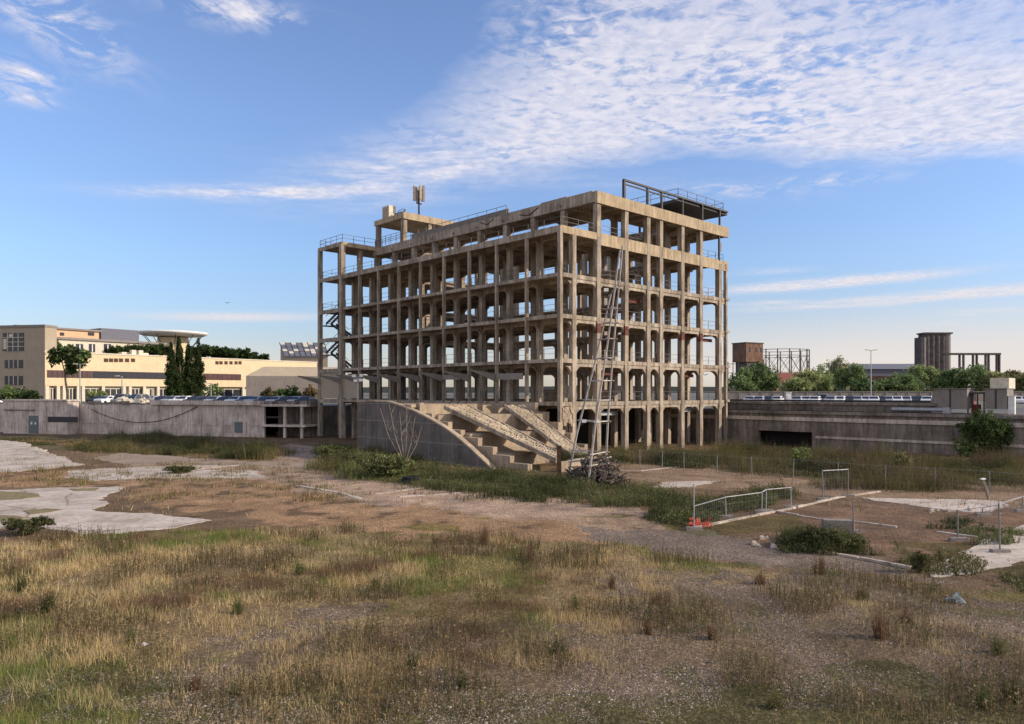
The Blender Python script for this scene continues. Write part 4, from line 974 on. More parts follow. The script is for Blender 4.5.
for k, (px, py, Y_, r_, cs2, lab) in enumerate(RT):
    cs2 = [tuple(min(.4, x*1.35+.02) for x in c_) for c_ in cs2]+([(.20, .25, .09)] if k % 2 else [])  # leaf colours lifted, distance haze put into the colour
    p = at(px, 400, Y_); p.z = SZR; H = at(px, py, Y_).z-SZR
    tree('broadleaf_tree', p, H, H*.4, crownset(r_, H*.12, H, 6), 5200, .34, cs2, lab, 'tree', 'trees behind the car park wall', .22)
V = []; Cc = []
for k in range(46):
    px = 728+k*7.2; q_ = at(px, 400, 164+random.uniform(-1, 1)); hh = random.uniform(2.4, 3.4)
    a_, b_ = leaves((q_.x, q_.y, SZR+hh*.55), (1.3, 1.0, hh*.55), 330, .32, PG+DO+BG, clump=6); V.append(a_); Cc.append(b_)
o = np_mesh('hedge', np.concatenate(V), 3, M['leaf'], None, np.concatenate(Cc)); tag(o, 'long dark hedge below the trees behind the car park wall', 'hedge')

# shrubs on the site
def shrub(px, py, R_, H, cols, label, n=3500, size=.12, z=0, name='shrub', stems=9, shape=None):
    n = int(n*2.2); size *= .62
    p = gnd(px, py, z); t = empty(name, p, 0, label, 'shrub')
    m = MB(); ends = []
    for k in range(stems):
        a = random.uniform(0, 6.28); q_ = random.uniform(.3, .85)*R_; e_ = Vector((math.cos(a)*q_, math.sin(a)*q_*.8, H*random.uniform(.6, 1.0)))
        m.path([(0, 0, -.1), e_*.45+Vector((0, 0, .1*H)), e_], .04, .012, 4); ends.append(e_)
    m.build('stems', M['bark'], t)
    Vs = []; Cs = []
    for e_ in ends:
        V, c = leaves((e_.x*.85, e_.y*.85, e_.z*.72), (R_*.42, R_*.42, H*.30), n//stems, size, cols, clump=16, k0=.14, k1=.36); Vs.append(V); Cs.append(c)
    V, c = leaves((0, 0, H*.34), (R_*.85, R_*.75, H*.36), n//2, size, cols, clump=34, k0=.12, k1=.3); Vs.append(V); Cs.append(c)
    V = np.concatenate(Vs); np_mesh('foliage', V, 3, M['leaf'], t, np.concatenate(Cs)); return t
shrub(390, 478, 2.1, 1.7, YG+MG+DO, 'bright green spreading shrub at the foot of the bare sapling', 3200, .15, stems=20)
thicket('weeds', [[(350, 479), (352, 468), (385, 466), (428, 470), (430, 480), (390, 483)]], 70, .5, 1.35, ([(.22, .26, .08), (.17, .21, .06), (.27, .25, .11)], MG), 'yellow green upright weeds round the foot of the bare sapling')
shrub(358, 468, 1.6, 1.2, BG+MG, 'green shrub left of the bare sapling at the curved wall', 3500, .15)
shrub(335, 458, 2.0, 1.2, BG+DO, 'low green shrub near the stair tower base', 2500, .15)
shrub(182, 473, 1.3, .55, DG+MG, 'round low dark shrub on the pale concrete strip', 2000, .10)
shrub(28, 534, 1.1, .75, DG+MG, 'dark green shrub at the edge of the left slab', 3000, .07)
shrub(820, 549, .85, .9, DG+MG, 'dark shrub left of the grey concrete block', 3000, .07)
shrub(845, 551, .9, .8, MG, 'green shrub in front of the grey concrete block', 2500, .07)
shrub(920, 572, .35, .8, DO+MG, 'upright olive shrub at the corner of the fenced square', 1200, .05)
shrub(800, 468, .8, 1.6, YG, 'light green sapling shrub below the dark wall opening', 900, .12)
shrub(902, 475, .8, 1.8, YG+DRY, 'yellow green sapling shrub below the right wall', 900, .12)
wv_, wz_ = plane_pt(985, 440, 23)
t = shrub(985, 470, 2.6, 4.6, BG+PG, 'large dark green shrub growing up against the right retaining wall', 9000, .17, z=-.2, name='wall_shrub', stems=16)
q_ = W(22.6, wv_, -.2); t.location = q_
wv2 = plane_pt(970, 450, 22)[0]
t = shrub(970, 472, 1.6, 2.2, BG+YG, 'smaller light green shrub in front of the large wall shrub', 3000, .15, z=-.2, name='wall_shrub'); t.location = W(21.4, wv2, -.2)
# foreground tufts
tf = []
FT = [(48, 612, .45, 'big dark green'), (20, 590, .35, 'dark green'), (238, 612, .3, 'thin green'), (411, 672, .22, 'dense dark green'), (575, 612, .28, 'olive'), (660, 605, .3, 'brownish'), (648, 635, .25, 'dark'), (530, 560, .35, 'tall brown'), (612, 590, .3, 'dark'),
      (862, 600, .3, 'olive'), (880, 640, .4, 'tall brown'), (905, 625, .3, 'dark brown'), (1000, 655, .3, 'green'), (985, 705, .3, 'bright green'), (775, 706, .22, 'olive'), (195, 690, .22, 'brown'), (462, 690, .22, 'green'), (484, 545, .35, 'tall dark'), (760, 585, .3, 'brown'), (820, 575, .35, 'tall brown'), (558, 655, .25, 'dark green'),
      (130, 645, .3, 'green'), (300, 575, .3, 'green'), (375, 590, .3, 'olive'), (712, 640, .25, 'brown'), (940, 560, .3, 'olive'), (1012, 700, .3, 'dark green')]
_seen = {(q[3]) for q in FT}
for px, py, hh, w_ in FT:
    p = gnd(px, py); t = empty('weed_tuft', (p.x, p.y, float(groundz(np.array([p.x]), np.array([p.y]))[0])), 0)
    n_ = 150; a = rng.random(n_)*6.28; hh = hh*1.45; q_ = rng.random(n_)**.9*hh*.28; ox, oy = rng.normal(0, .35, 2); X_ = np.cos(a)*q_*(1+ox); Y_ = np.sin(a)*q_; h_ = hh*(1.7 if 'tall' in w_ else 1.15)*(.25+.75*rng.random(n_)**1.3)*(1.15-q_/(hh*.45)*.55)
    cols = DG if 'dark green' in w_ else MG if 'green' in w_ else DO if 'olive' in w_ else BROWN
    V = np.zeros((n_, 3, 3)); V[:, 0] = np.stack([X_-.008, Y_, 0*X_-.03], 1); V[:, 1] = np.stack([X_+.008, Y_+.004, 0*X_-.03], 1)
    ex_ = X_*1.7+rng.normal(0, .06, n_)*hh*2; ey_ = Y_*1.7+rng.normal(0, .06, n_)*hh*2; V[:, 2] = np.stack([ex_, ey_, h_], 1)
    i = rng.integers(0, n_, 260); tt = rng.random(260); ct = np.stack([X_[i]*(1+1.1*tt), Y_[i]*(1+1.1*tt), h_[i]*tt], 1)
    d1 = rng.normal(0, 1, (260, 3))*.013; d2 = rng.normal(0, 1, (260, 3))*.013; V2 = np.stack([ct-d1, ct+d1, ct+d2*1.5], 1)
    c = pick(cols, n_+260, .35); np_mesh('blades', np.concatenate([V, V2]).reshape(-1, 3), 3, M['leaf'], t, c)
    side = 'left' if px < 340 else 'middle' if px < 680 else 'right'; dist = 'nearest the camera' if py > 680 else 'in the near grass' if py > 620 else 'in the middle of the grass' if py > 575 else 'at the far edge of the grass'
    tag(t, f'{w_} weed tuft {dist}, {side} of the foreground', 'weed tuft', 'weed tufts in the foreground grass')
thicket('weeds', [[(560, 461), (620, 459), (622, 463), (565, 466)], [(650, 462), (700, 464), (705, 469), (660, 467)], [(742, 453), (790, 452), (800, 456), (750, 457)], [(800, 470), (850, 472), (850, 478), (805, 476)], [(930, 468), (1000, 470), (1010, 476), (940, 474)]], 120, .5, 1.3, (DG, DG), 'darker green clumps within the brown weeds at the right')
thicket('weeds', [[(80, 445), (130, 441), (135, 446), (90, 449)], [(160, 448), (215, 447), (220, 455), (170, 454)], [(225, 452), (270, 450), (262, 460), (228, 459)], [(110, 436), (190, 437), (190, 440), (115, 440)]], 120, .5, 1.1, (DO, DG), 'darker green clumps within the weeds below the left wall')
# bare sapling in front of the curved wall
sp_ = gnd(405, 474); sp = empty('bare_sapling', sp_, 0, 'bare many-stemmed sapling without leaves in front of the curved wall', 'tree')
m = MB()
for (dx, dz) in ((-2.2, 4.6), (-1.3, 4.9), (-.5, 4.3), (.2, 4.7), (.9, 3.9), (1.5, 3.4)):
    b = Vector((0, 0, .6)); e_ = Vector((dx*.8, random.uniform(-.5, .5), dz)); md = b.lerp(e_, .5)+Vector((dx*.12, 0, 0)); m.path([(0, 0, 0), b, md, e_], .06, .012, 5)
    for k in range(7):
        s_ = b.lerp(e_, random.uniform(.35, .9)); m.path([s_, s_+Vector((random.uniform(-.5, .5), random.uniform(-.3, .3), random.uniform(.4, .9)))], .018, .006, 4)
m.build('branches', M['twig'], sp)

# ------------------------------------------------------------------ timber mast, root pile and small things
tm = empty('timber_tripod_mast', (5, 45, 0), 0, 'tall leaning tripod mast of grey poles with cross bars before the building corner', 'mast')
O_ = Vector((5, 45, 0))
legs = [((567, 482, 47.5), (577, 433, 47.2), (595, 362, 46.6), (611, 294, 46.2)), ((587, 492, 43), (595, 427, 44), (607, 347, 45), (620, 250, 46)), ((604.5, 486, 45.5), (608, 418, 45.7), (613, 352, 45.9), (622.5, 246, 46.1))]
LP3 = [[at(a, b, c)-O_ for a, b, c in l] for l in legs]
for l in LP3:
    l[0].z = -.2
    MB().path(l, .075, .055, 6).build('pole', M['wood'], tm)
def onleg(l, z):
    for a, b in zip(l, l[1:]):
        if a.z <= z <= b.z: return a.lerp(b, (z-a.z)/(b.z-a.z))
    return l[-1]
for z in (2.0, 3.9, 5.2, 6.4, 7.8, 9.0, 10.0, 10.9, 12.2):
    q_ = [onleg(l, z) for l in LP3]
    for a, b in ((0, 1), (1, 2), (0, 2)):
        d = (q_[b]-q_[a]).normalized()*.22; MB().tube(q_[a]-d, q_[b]+d, .035, n=5).build('cross_bar', M['woodl'] if z < 7 else M['wood'], tm)
for px, py in ((606, 290), (584, 421), (597, 421)):
    c = at(px, py, 45.5)-O_; f = MB(); f.box(c.x-.1, c.x+.1, c.y-.08, c.y+.08, c.z-.08, c.z+.08); f.box(c.x-.14, c.x+.14, c.y-.11, c.y-.08, c.z-.1, c.z+.1); f.build('floodlight', M['white'], tm)
for a, b in (((569, 462, 46), (591, 459, 44)), ((587, 466, 43.5), (612, 463, 44.5)), ((590, 463, 44), (611, 457, 45))):
    MB().tube(at(*a)-O_, at(*b)-O_, .06, n=5).build('loose_plank', M['woodl'], tm)
rp0 = gnd(596, 487); rp = empty('root_pile', rp0, 0, 'dark grey heap of uprooted stumps and roots round the foot of the mast', 'root pile')
m = MB()
for k in range(460):
    a = random.uniform(0, 6.28); q_ = random.random()**.5; x, y = math.cos(a)*q_*1.9, math.sin(a)*q_*1.2; z = random.random()*2.3*(1-q_*.7)
    d = Vector((random.uniform(-1, 1), random.uniform(-1, 1), random.uniform(-.6, .9)))*.42; p = Vector((x, y, z)); m.path([p, p+d, p+d+Vector((random.uniform(-.4, .4), random.uniform(-.3, .3), random.uniform(-.5, .2)))*.8], .055, .02, 4)
m.build('roots', M['root'], rp); 
m = MB()
for k in range(10):
    a = k*.63; m.tube((math.cos(a)*.9, math.sin(a)*.6, .2), (math.cos(a)*1.1, math.sin(a)*.8, .9+.1*(k % 3)), .22, .3, 8)
m.build('stump', M['root'], rp)
o = MB().box(-.14, .14, -.14, .14, 0, 2.1).box(-.2, .2, -.2, .2, 0, .08).box(-.17, .17, -.17, .17, 2.02, 2.1).build('steel_post', M['rust']); o.location = gnd(559, 477); o.location.z = -.02; tag(o, 'short dark rusty steel post at the lower end of the ramps', 'post')
# tyre-like bundle and stick
o = MB(); pts = [(.55*math.cos(k*.5236)+.1, .5*math.sin(k*.5236), .13) for k in range(13)]; o.path(pts, .13, .13, 8)
o.path([(x*.8, y*.8, .32) for x, y, z in pts], .11, .11, 8); o = o.build('tyre_pair', M['tyre']); o.location = gnd(410, 483); tag(o, 'two black tyres lying on the pavement before the green shrub', 'tyres')
o = MB().tube((0, 0, .05), (.9, -.2, .07), .06).build('pale_plank', M['woodl']); o.location = gnd(419, 481); tag(o, 'short pale plank lying right of the black tyres', 'plank')
# concrete block, leaning bollard, litter
o = MB().box(-.55, .55, -.18, .18, -.05, .62).box(.551, .60, -.2, .2, -.05, .64).build('concrete_block', M['greyr'], None, .02); o.location = gnd(837, 535); o.rotation_euler = (0, 0, -.15); tag(o, 'grey rectangular concrete block standing in dark weeds inside the fenced square', 'block')
lbp = gnd(988, 499); lp_ = empty('leaning_post', lbp, 0, 'leaning concrete post with a white cap behind the pale broken slab', 'post')
MB().hexa([(.05, -.07, -.1), (.2, -.07, -.1), (.2, .07, -.1), (.05, .07, -.1)], [(-.34, -.06, .98), (-.2, -.06, 1.03), (-.2, .06, 1.03), (-.34, .06, .98)]).build('shaft', M['conc'], lp_)
MB().hexa([(-.38, -.1, 1.03), (-.16, -.1, 1.05), (-.16, .1, 1.05), (-.38, .1, 1.03)], [(-.37, -.08, 1.1), (-.18, -.08, 1.12), (-.18, .08, 1.12), (-.37, .08, 1.1)]).build('cap', M['white'], lp_)
import bmesh
def crumple(name, loc, s, mat, label, cat, seed=1, sub=3):
    bm = bmesh.new(); bmesh.ops.create_icosphere(bm, subdivisions=sub, radius=1)
    r_ = random.Random(seed)
    for v in bm.verts:
        k = 1+.35*math.sin(v.co.x*5+seed)*math.cos(v.co.y*6)+r_.uniform(-.22, .22); v.co = Vector((v.co.x*s[0]*k, v.co.y*s[1]*k, max(-.3, v.co.z)*s[2]*k))
    me = bpy.data.meshes.new(name); bm.to_mesh(me); bm.free(); me.materials.append(mat); o = bpy.data.objects.new(name, me); col.objects.link(o); o.location = loc; tag(o, label, cat); return o
cr = gnd(952, 602); ft_ = empty('crumpled_fairing', cr, 0, 'crumpled pale blue plastic fairing lying on the gravel at the right', 'debris')
MB().hexa([(-.34, -.12, 0), (.3, -.18, 0), (.34, .1, 0), (-.25, .14, 0)], [(-.3, -.08, .07), (.16, -.1, .16), (.24, .05, .17), (-.2, .1, .09)]).build('panel', M['bluewhite'], ft_, .01)
MB().prism([(-.05, -.02, .1), (.3, -.04, .05), (.2, 0, .24), (.14, .02, .26)], (0, .05, 0)).build('fin', M['bluewhite'], ft_)
MB().prism([(-.4, -.2, .02), (-.05, -.25, .03), (.05, -.1, .1), (-.3, -.05, .06)], (0, 0, .025)).build('flap', M['steel'], ft_)
crumple('plastic_rag', gnd(143, 645), (.11, .05, .05), M['white'], 'small white plastic rag lying in the dry grass at the left', 'litter', 3, 2)
nt1 = gnd(699, 527); npile = empty('plastic_net_heap', nt1, 0, 'coral red heap of crumpled barrier netting at the foot of the barrier post', 'netting')
m = MB()
for k in range(70):
    p = Vector((random.uniform(-.4, .4), random.uniform(-.2, .2), random.uniform(0, .34))); d = Vector((random.uniform(-1, 1), random.uniform(-1, 1), random.uniform(-.6, .8)))*.14; m.path([p, p+d, p+d*1.6+Vector((0, 0, -.08))], .022, .02, 4)
tag(m.build('netting', M['net'], npile), kind='stuff')
# debris scattered on the gravel near the kerbs
m = MB()
for k in range(60):
    px = random.choice((random.uniform(750, 790), random.uniform(925, 1010), random.uniform(680, 700))); py = {True: random.uniform(538, 548), False: random.uniform(500, 512)}[px < 800 and px > 740] if px < 800 else random.uniform(503, 514)
    g_ = gnd(px, py); s = random.uniform(.04, .14); m.hexa([(g_.x-s, g_.y-s, 0), (g_.x+s, g_.y-s*.8, 0), (g_.x+s*.7, g_.y+s, 0), (g_.x-s*.8, g_.y+s*.7, 0)], [(g_.x-s*.7, g_.y-s*.6, s), (g_.x+s*.6, g_.y-s*.8, s*.8), (g_.x+s*.5, g_.y+s*.5, s*1.1), (g_.x-s*.4, g_.y+s*.7, s)])
o = m.build('rubble', M['pale']); tag(o, 'loose pale rubble near the kerbs of the fenced square', None, None, 'stuff')
# bird
bp_ = at(227, 303, 90); o = MB().add([(0, -.2, 0), (.05, 0, .03), (0, .22, 0), (-.05, 0, .03), (-.45, .05, .15), (.45, .05, .12), (0, 0, -.04)], [(0, 1, 6), (1, 2, 6), (2, 3, 6), (3, 0, 6), (0, 3, 1), (3, 2, 1), (3, 4, 6), (1, 6, 5), (0, 4, 3), (0, 1, 5)]).build('bird', M['steel']); o.location = bp_; tag(o, 'tiny dark bird flying in the blue sky left of the building', 'bird')

# ------------------------------------------------------------------ fences
def wire_fence(pxs, hs, label, first=None, rail=True, r=.03, wires=4, mesh=True, feet=True, toprail=.012):
    P_ = [gnd(*p) for p in pxs]; o = empty('wire_fence', P_[0], 0, label, 'fence')
    T_ = []
    for p, h in zip(P_, hs):
        b = p-P_[0]; MB().tube(b, b+Vector((random.uniform(-.05, .05), 0, h)), r, n=6).build('post', M['galv' if r < .03 else 'fence'], o); T_.append(b+Vector((0, 0, h)))
        if feet: MB().box(b.x-.32, b.x+.32, b.y-.11, b.y+.11, -.02, .13).build('foot', M['greyr'], o)
    m = MB()
    if first: hs = [first]+list(hs[1:])
    for i in range(len(P_)-1):
        a, b = P_[i]-P_[0], P_[i+1]-P_[0]; ha, hb = hs[i], hs[i+1]
        m.tube(a+Vector((0, 0, ha*.97)), b+Vector((0, 0, hb*.97)), toprail, n=4)
        for k in range(wires): m.tube(a+Vector((0, 0, ha*(.1+.8*k/wires))), b+Vector((0, 0, hb*(.1+.8*k/wires))), .003, n=3)
        if mesh:
            L = (b-a).length; n_ = int(L/.22)
            for k in range(n_):
                p = a.lerp(b, k/n_); h = ha+(hb-ha)*k/n_; m.tube(p+Vector((0, 0, .05)), p+Vector((0, 0, h*.97)), .004, n=3, cap=False)
    m.build('wire_mesh', M['galv' if toprail > .02 else 'fence'], o); return o
wire_fence([(640, 467), (662, 469), (684, 471), (717, 475), (752, 479), (793, 483), (838, 487), (885, 489), (935, 491), (990, 494), (1050, 500)], [1.35, 1.35, 1.35, 1.4, 1.45, 1.55, 1.5, 1.4, 1.35, 1.3, 1.3], 'long low wire mesh fence along the tan path in front of the right wall', feet=False)
wire_fence([(694, 530), (726, 518), (761.5, 513), (766, 512), (791, 508)], [1.9, .98, 1.0, 1.1, 1.05], 'low galvanised barrier running from the netting heap along the kerb', first=1.02, r=.028, wires=3, mesh=True, toprail=.024)
wire_fence([(823, 500), (848, 497)], [1.6, 1.55], 'short single fence panel between the barrier and the broken slab', toprail=.03)
wire_fence([(854, 533), (958, 541), (1000, 553)], [1.3, 1.2, 1.75], 'temporary wire fence along the near side of the fenced square')
wire_fence([(983, 516), (1022, 512), (1048, 509)], [.35, .75, .8], 'low bent fence panel at the right edge beside the cracked slab', wires=3, toprail=.03)

# ------------------------------------------------------------------ left background buildings
WO = at(45, 397, 150); wth = math.atan2(.81, .59); WP = Pl(Vector((WO.x, WO.y, 0)), wth)
wing = empty('cream_building', (WO.x, WO.y, SZL), wth, 'long sunlit cream school-like building with a dark ribbon window, behind the left wall', 'building')
def rectw(root, pl_, px0, px1, py0, py1, back, name, mat, th=.12, ref=None, zo=SZL):
    x0, x1 = pl_.x(px0, back), pl_.x(px1, back); r_ = ref or (px0+px1)/2; z1, z0 = pl_.z(r_, py0, back), pl_.z(r_, py1, back)
    return MB().box(x0, x1, back-th, back-.003, z0-zo, z1-zo).build(name, M[mat], root)
top_z = WP.z(45, 352)-SZL; xe = WP.x(317)
MB().box(0, xe, 0, 3.4, 3.2, top_z).build('wall', M['cream'], wing)
MB().box(.5, xe-.5, .8, 3.2, -.2, 3.2).build('ground_floor', M['offw'], wing)
MB().box(-.1, xe+.1, -.12, 3.5, top_z+.001, top_z+.25).build('roof_edge', M['offw'], wing)
def ribbon(px0, px1, mat, n):
    z0, z1 = WP.z(45, 377.5)-SZL, WP.z(45, 370)-SZL; x0, x1 = WP.x(px0), WP.x(px1)
    f_ = MB().box(x0, x1, -.05, -.004, z0, z1).build('ribbon_window', M[mat], wing)
    m = MB()
    for k in range(1, n): x = x0+(x1-x0)*k/n; m.box(x-.06, x+.06, -.1, -.052, z0, z1)
    m.build('mullions', M['steel'], f_)
ribbon(47, 92, 'redglass', 9); ribbon(92.3, 169, 'glass', 12); ribbon(203, 241, 'redglass', 8)
for px in (106, 111, 116, 121, 127, 133, 217, 221, 226, 231, 236, 240):
    x = WP.x(px); z = WP.z(px, 360.5 if px < 150 else 363)-SZL; MB().box(x-.45, x+.45, -.04, -.004, z-.35, z+.45).build('vent', M['rust'], wing)
for px0, px1 in ((47, 55), (66, 75), (84, 102), (104, 122), (131, 142), (150, 155), (160, 168), (215, 241)):
    x0, x1 = WP.x(px0, .8), WP.x(px1, .8); f_ = MB().box(x0, x1, .66, .797, -.1, 2.6).build('window', M['glass'], wing)
    m = MB()
    for t in (.33, .66): x = x0+(x1-x0)*t; m.box(x-.08, x+.08, .6, .657, -.1, 2.6)
    m.build('frame', M['offw'], f_)
for px in (47, 58, 64, 78, 83, 103, 124, 130, 144, 158, 172, 200, 214, 243):
    x = WP.x(px, .3); MB().box(x-.3, x+.3, .05, .65, -.2, 3.19).build('pillar', M['offw'], wing)
# upper storeys
u1 = WP.z(45, 338.5, 8)-SZL
MB().box(0, WP.x(165, 8), 8, 20, top_z-.5, u1).build('upper_wall', M['offw'], wing)
MB().box(-.2, WP.x(165, 8)+.3, 7.6, 20.2, u1+.001, u1+.5).build('upper_roof', M['greyr'], wing)
for px0, px1 in ((49, 55), (76, 83), (89, 95), (104, 111)):
    f_ = rectw(wing, WP, px0, px1, 344, 352, 8, 'window', 'glass'); xm = (WP.x(px0, 8)+WP.x(px1, 8))/2; z = WP.z(px0, 348, 8)-SZL
    MB().box(xm-.1, xm+.1, 7.8, 7.87, z-.8, z+.8).build('frame', M['white'], f_)
u2 = WP.z(45, 328.5, 14)-SZL
MB().box(0, WP.x(99, 14), 14, 24, u1+.51, u2).build('penthouse', M['orange'], wing); MB().box(-.3, WP.x(99, 14)+.4, 13.6, 24.2, u2+.001, u2+.4).build('penthouse_roof', M['greyr'], wing)
for px0, px1 in ((60, 64), (88, 94)): rectw(wing, WP, px0, px1, 332.5, 335.5, 14, 'window', 'glass')
gx0, gx1 = WP.x(101, 15), WP.x(139, 15); MB().box(gx0, gx1, 15, 22, u1+.51, WP.z(101, 328, 15)-SZL).build('plant_room', M['warehouse'], wing)
for x in (133, 140): xx = WP.x(x, 1.5); MB().box(xx-.5, xx+.5, 1, 2, top_z+.25, top_z+1.3).build('chimney', M['offw'], wing)
xx = WP.x(136, 2); MB().box(xx-3, xx+3, 2.2, 4, top_z+.25, top_z+.8).build('roof_hatch', M['offw'], wing)
# beige block in shade
bth = math.atan2(-.2, 1); bO = Vector((WO.x-24*math.cos(bth), WO.y-24*math.sin(bth), 0)); BP = Pl(Vector((bO.x, bO.y, 0)), bth)
bb = empty('beige_block', (bO.x, bO.y, SZL), bth, 'beige block in shade at the left picture edge with three stacked windows', 'building')
xb = 23.98; zb = BP.z(45, 327)-SZL
MB().box(0, xb, 0, 3, -.3, zb).build('wall', M['beige'], bb)
MB().box(-.2, xb+.1, -.15, 3.1, zb+.001, zb+.5).build('roof_edge', M['greyr'], bb)
for (a, b, c, d_) in ((3, 24, 333, 351), (5, 23, 360, 368), (5, 23, 376, 385), (-28, -12, 333, 351), (-28, -12, 360, 368), (-28, -12, 376, 385)):
    f_ = rectw(bb, BP, a, b, c, d_, 0, 'window', 'glass', .1)
    x0, x1 = BP.x(a), BP.x(b); z1, z0 = BP.z(14, c)-SZL, BP.z(14, d_)-SZL; m = MB()
    for k in range(1, 4): x = x0+(x1-x0)*k/4; m.box(x-.07, x+.07, -.16, -.103, z0, z1)
    if d_-c > 12:
        for k in range(1, 4): z = z0+(z1-z0)*k/4; m.box(x0, x1, -.15, -.104, z-.05, z+.05)
        m.box(x0+.2, x0+1.0, -.15, -.106, z0+.4, z1-1.2); m.box(x0+1.6, x0+2.4, -.15, -.106, z1-1.0, z1-.2)
    m.build('frame', M['offw'], f_)
# disc roof
dO = at(173, 334.5, 215); dr = empty('disc_roof_pavilion', (dO.x, dO.y, SZL), 0, 'round white flying-saucer roof on thin struts above the cream building', 'pavilion')
zd = dO.z-SZL
MB().lathe([(2, zd-.9), (8.4, zd-.35), (9.7, zd+.2), (9.5, zd+.55), (6, zd+.85), (.5, zd+1.0)], 40).build('disc_roof', M['white'], dr, 0, True)
MB().lathe([(4.2, -.2), (4.2, zd-1.0)], 20).build('drum', M['cream'], dr)
for k in range(10):
    t = k*.628+.2; MB().tube((math.cos(t)*5, math.sin(t)*5, zd-4), (math.cos(t)*8.2, math.sin(t)*8.2, zd-.2), .1, n=5).build('strut', M['steel'], dr)
# low grey hall with bevelled roof
hO = at(246, 397, 168); hth = math.atan2(.25, 1); HP = Pl(Vector((hO.x, hO.y, 0)), hth)
hl = empty('grey_hall', (hO.x, hO.y, SZL), hth, 'low windowless grey hall with a sloped roof edge left of the frame building', 'hall')
xh = HP.x(345); z1 = HP.z(280, 376)-SZL; z2 = HP.z(280, 369)-SZL
MB().box(0, xh, 0, 14, -.3, z1).build('wall', M['greyr'], hl)
MB().hexa([(0, 0, z1+.001), (xh, 0, z1+.001), (xh, 14, z1+.001), (0, 14, z1+.001)], [(3.6, 2.6, z2+.6), (xh, 2.6, z2+.6), (xh, 14, z2+.6), (3.6, 14, z2+.6)]).build('sloped_roof', M['beige'], hl)
# building with sloping glazed roof
gO = at(286, 362, 212); gl = empty('glass_roof_house', (gO.x, gO.y, SZL), 0, 'small building with a steep patched glass roof behind the cream wall', 'building')
ze = at(286, 357, 212).z-SZL; zr = at(271, 343, 220).z-SZL; xl = (305-286)/F*212
A = [(0, 0), (13, 1), (13, 11), (-2, 10)]
MB().prism([(0, 0, -.2), (0, 0, ze), (-4.6, 9, zr), (-4.6, 9, -.2)], (.01, 0, 0))
MB().hexa([(0, 0, -.2), (12, 0, -.2), (10, 9, -.2), (-4.4, 9, -.2)], [(0, 0, ze), (12, 0, ze), (9.0, 9, zr-.2), (-4.4, 9, zr-.2)]).build('wall', M['beige'], gl)
rf = MB().hexa([(-.4, -.3, ze+.02), (12.3, -.3, ze+.02), (8.6, 9.2, zr-.1), (-4.8, 9.2, zr-.1)], [(-.4, -.3, ze+.3), (12.3, -.3, ze+.3), (8.6, 9.2, zr+.2), (-4.8, 9.2, zr+.2)]).build('glass_roof', M['warehouse'], gl)
m = MB()
for k in range(9):
    t = k/8; a = Vector((-.4, -.3, ze+.32)).lerp(Vector((12.3, -.3, ze+.32)), t); b = Vector((-4.8, 9.2, zr+.22)).lerp(Vector((8.6, 9.2, zr+.22)), t); m.tube(a, b, .1, n=4)
for t in (.33, .66): m.tube(Vector((-.4, -.3, ze+.32)).lerp(Vector((-4.8, 9.2, zr+.22)), t), Vector((12.3, -.3, ze+.32)).lerp(Vector((8.6, 9.2, zr+.22)), t), .08, n=4)
m.build('glazing_bars', M['steel'], rf)
m = MB()
for k in range(14):
    a_ = random.randrange(8)/8; b_ = random.randrange(6)/6; 
    def rp_(s, t): return Vector((-.4, -.3, ze+.335)).lerp(Vector((12.3, -.3, ze+.335)), s).lerp(Vector((-4.8, 9.2, zr+.235)).lerp(Vector((8.6, 9.2, zr+.235)), s), t)
    q_ = [rp_(a_+.01, b_), rp_(a_+.115, b_), rp_(a_+.115, b_+.16), rp_(a_+.01, b_+.16)]; m.hexa(q_, [p+Vector((0, 0, .02)) for p in q_])
tag(m.build('panes', M['offw'], rf), kind='stuff')

# lamp posts
def lamp(px, ytop, Y_, z0, label, heads=2):
    p = at(px, 400, Y_); p.z = z0; H = at(px, ytop, Y_).z-z0; o = empty('street_lamp', p, 0, label, 'street lamp')
    MB().tube((0, 0, -.1), (0, 0, H), .12, .07, 8).build('pole', M['galv'], o)
    for s in ((-1, 1) if heads == 2 else (-1,)):
        MB().path([(0, 0, H-.2), (s*.5, 0, H)], .05).build('arm', M['galv'], o); MB().box(s*.5, s*1.15, -.14, .14, H-.06, H+.09).build('lamp_head', M['offw'], o)
lamp(871, 350, 140, SZR, 'tall double headed lamp post in the right car park'); lamp(80, 364, 126, SZL, 'thin double headed lamp post beside the leaning street tree')
lamp(122, 376, 124, SZL, 'short lamp post above the broken parapet', 1); lamp(211, 383, 120, SZL, 'short lamp post between the cypresses and the green bush', 1)
# floodlight pole with cluster in front of the building
fp = empty('floodlight_pole', gnd(358, 452), 0, 'white pole with a cluster of floodlights by the left end of the curved wall', 'floodlight')
Yf_ = gnd(358, 452).y; H = at(358, 378, Yf_).z
MB().tube((0, 0, -.1), (0, 0, H), .09, .07, 8).build('pole', M['galv'], fp)
for k, (a, b) in enumerate(((-.35, .2), (.35, .25), (-.2, -.25), (.3, -.2))):
    MB().box(a-.17, a+.17, -.25, -.05, H+b-.13, H+b+.13).build('lamp_head', M['white'], fp)
MB().tube((-.4, 0, H), (.4, 0, H), .03, n=4).build('arm', M['galv'], fp)

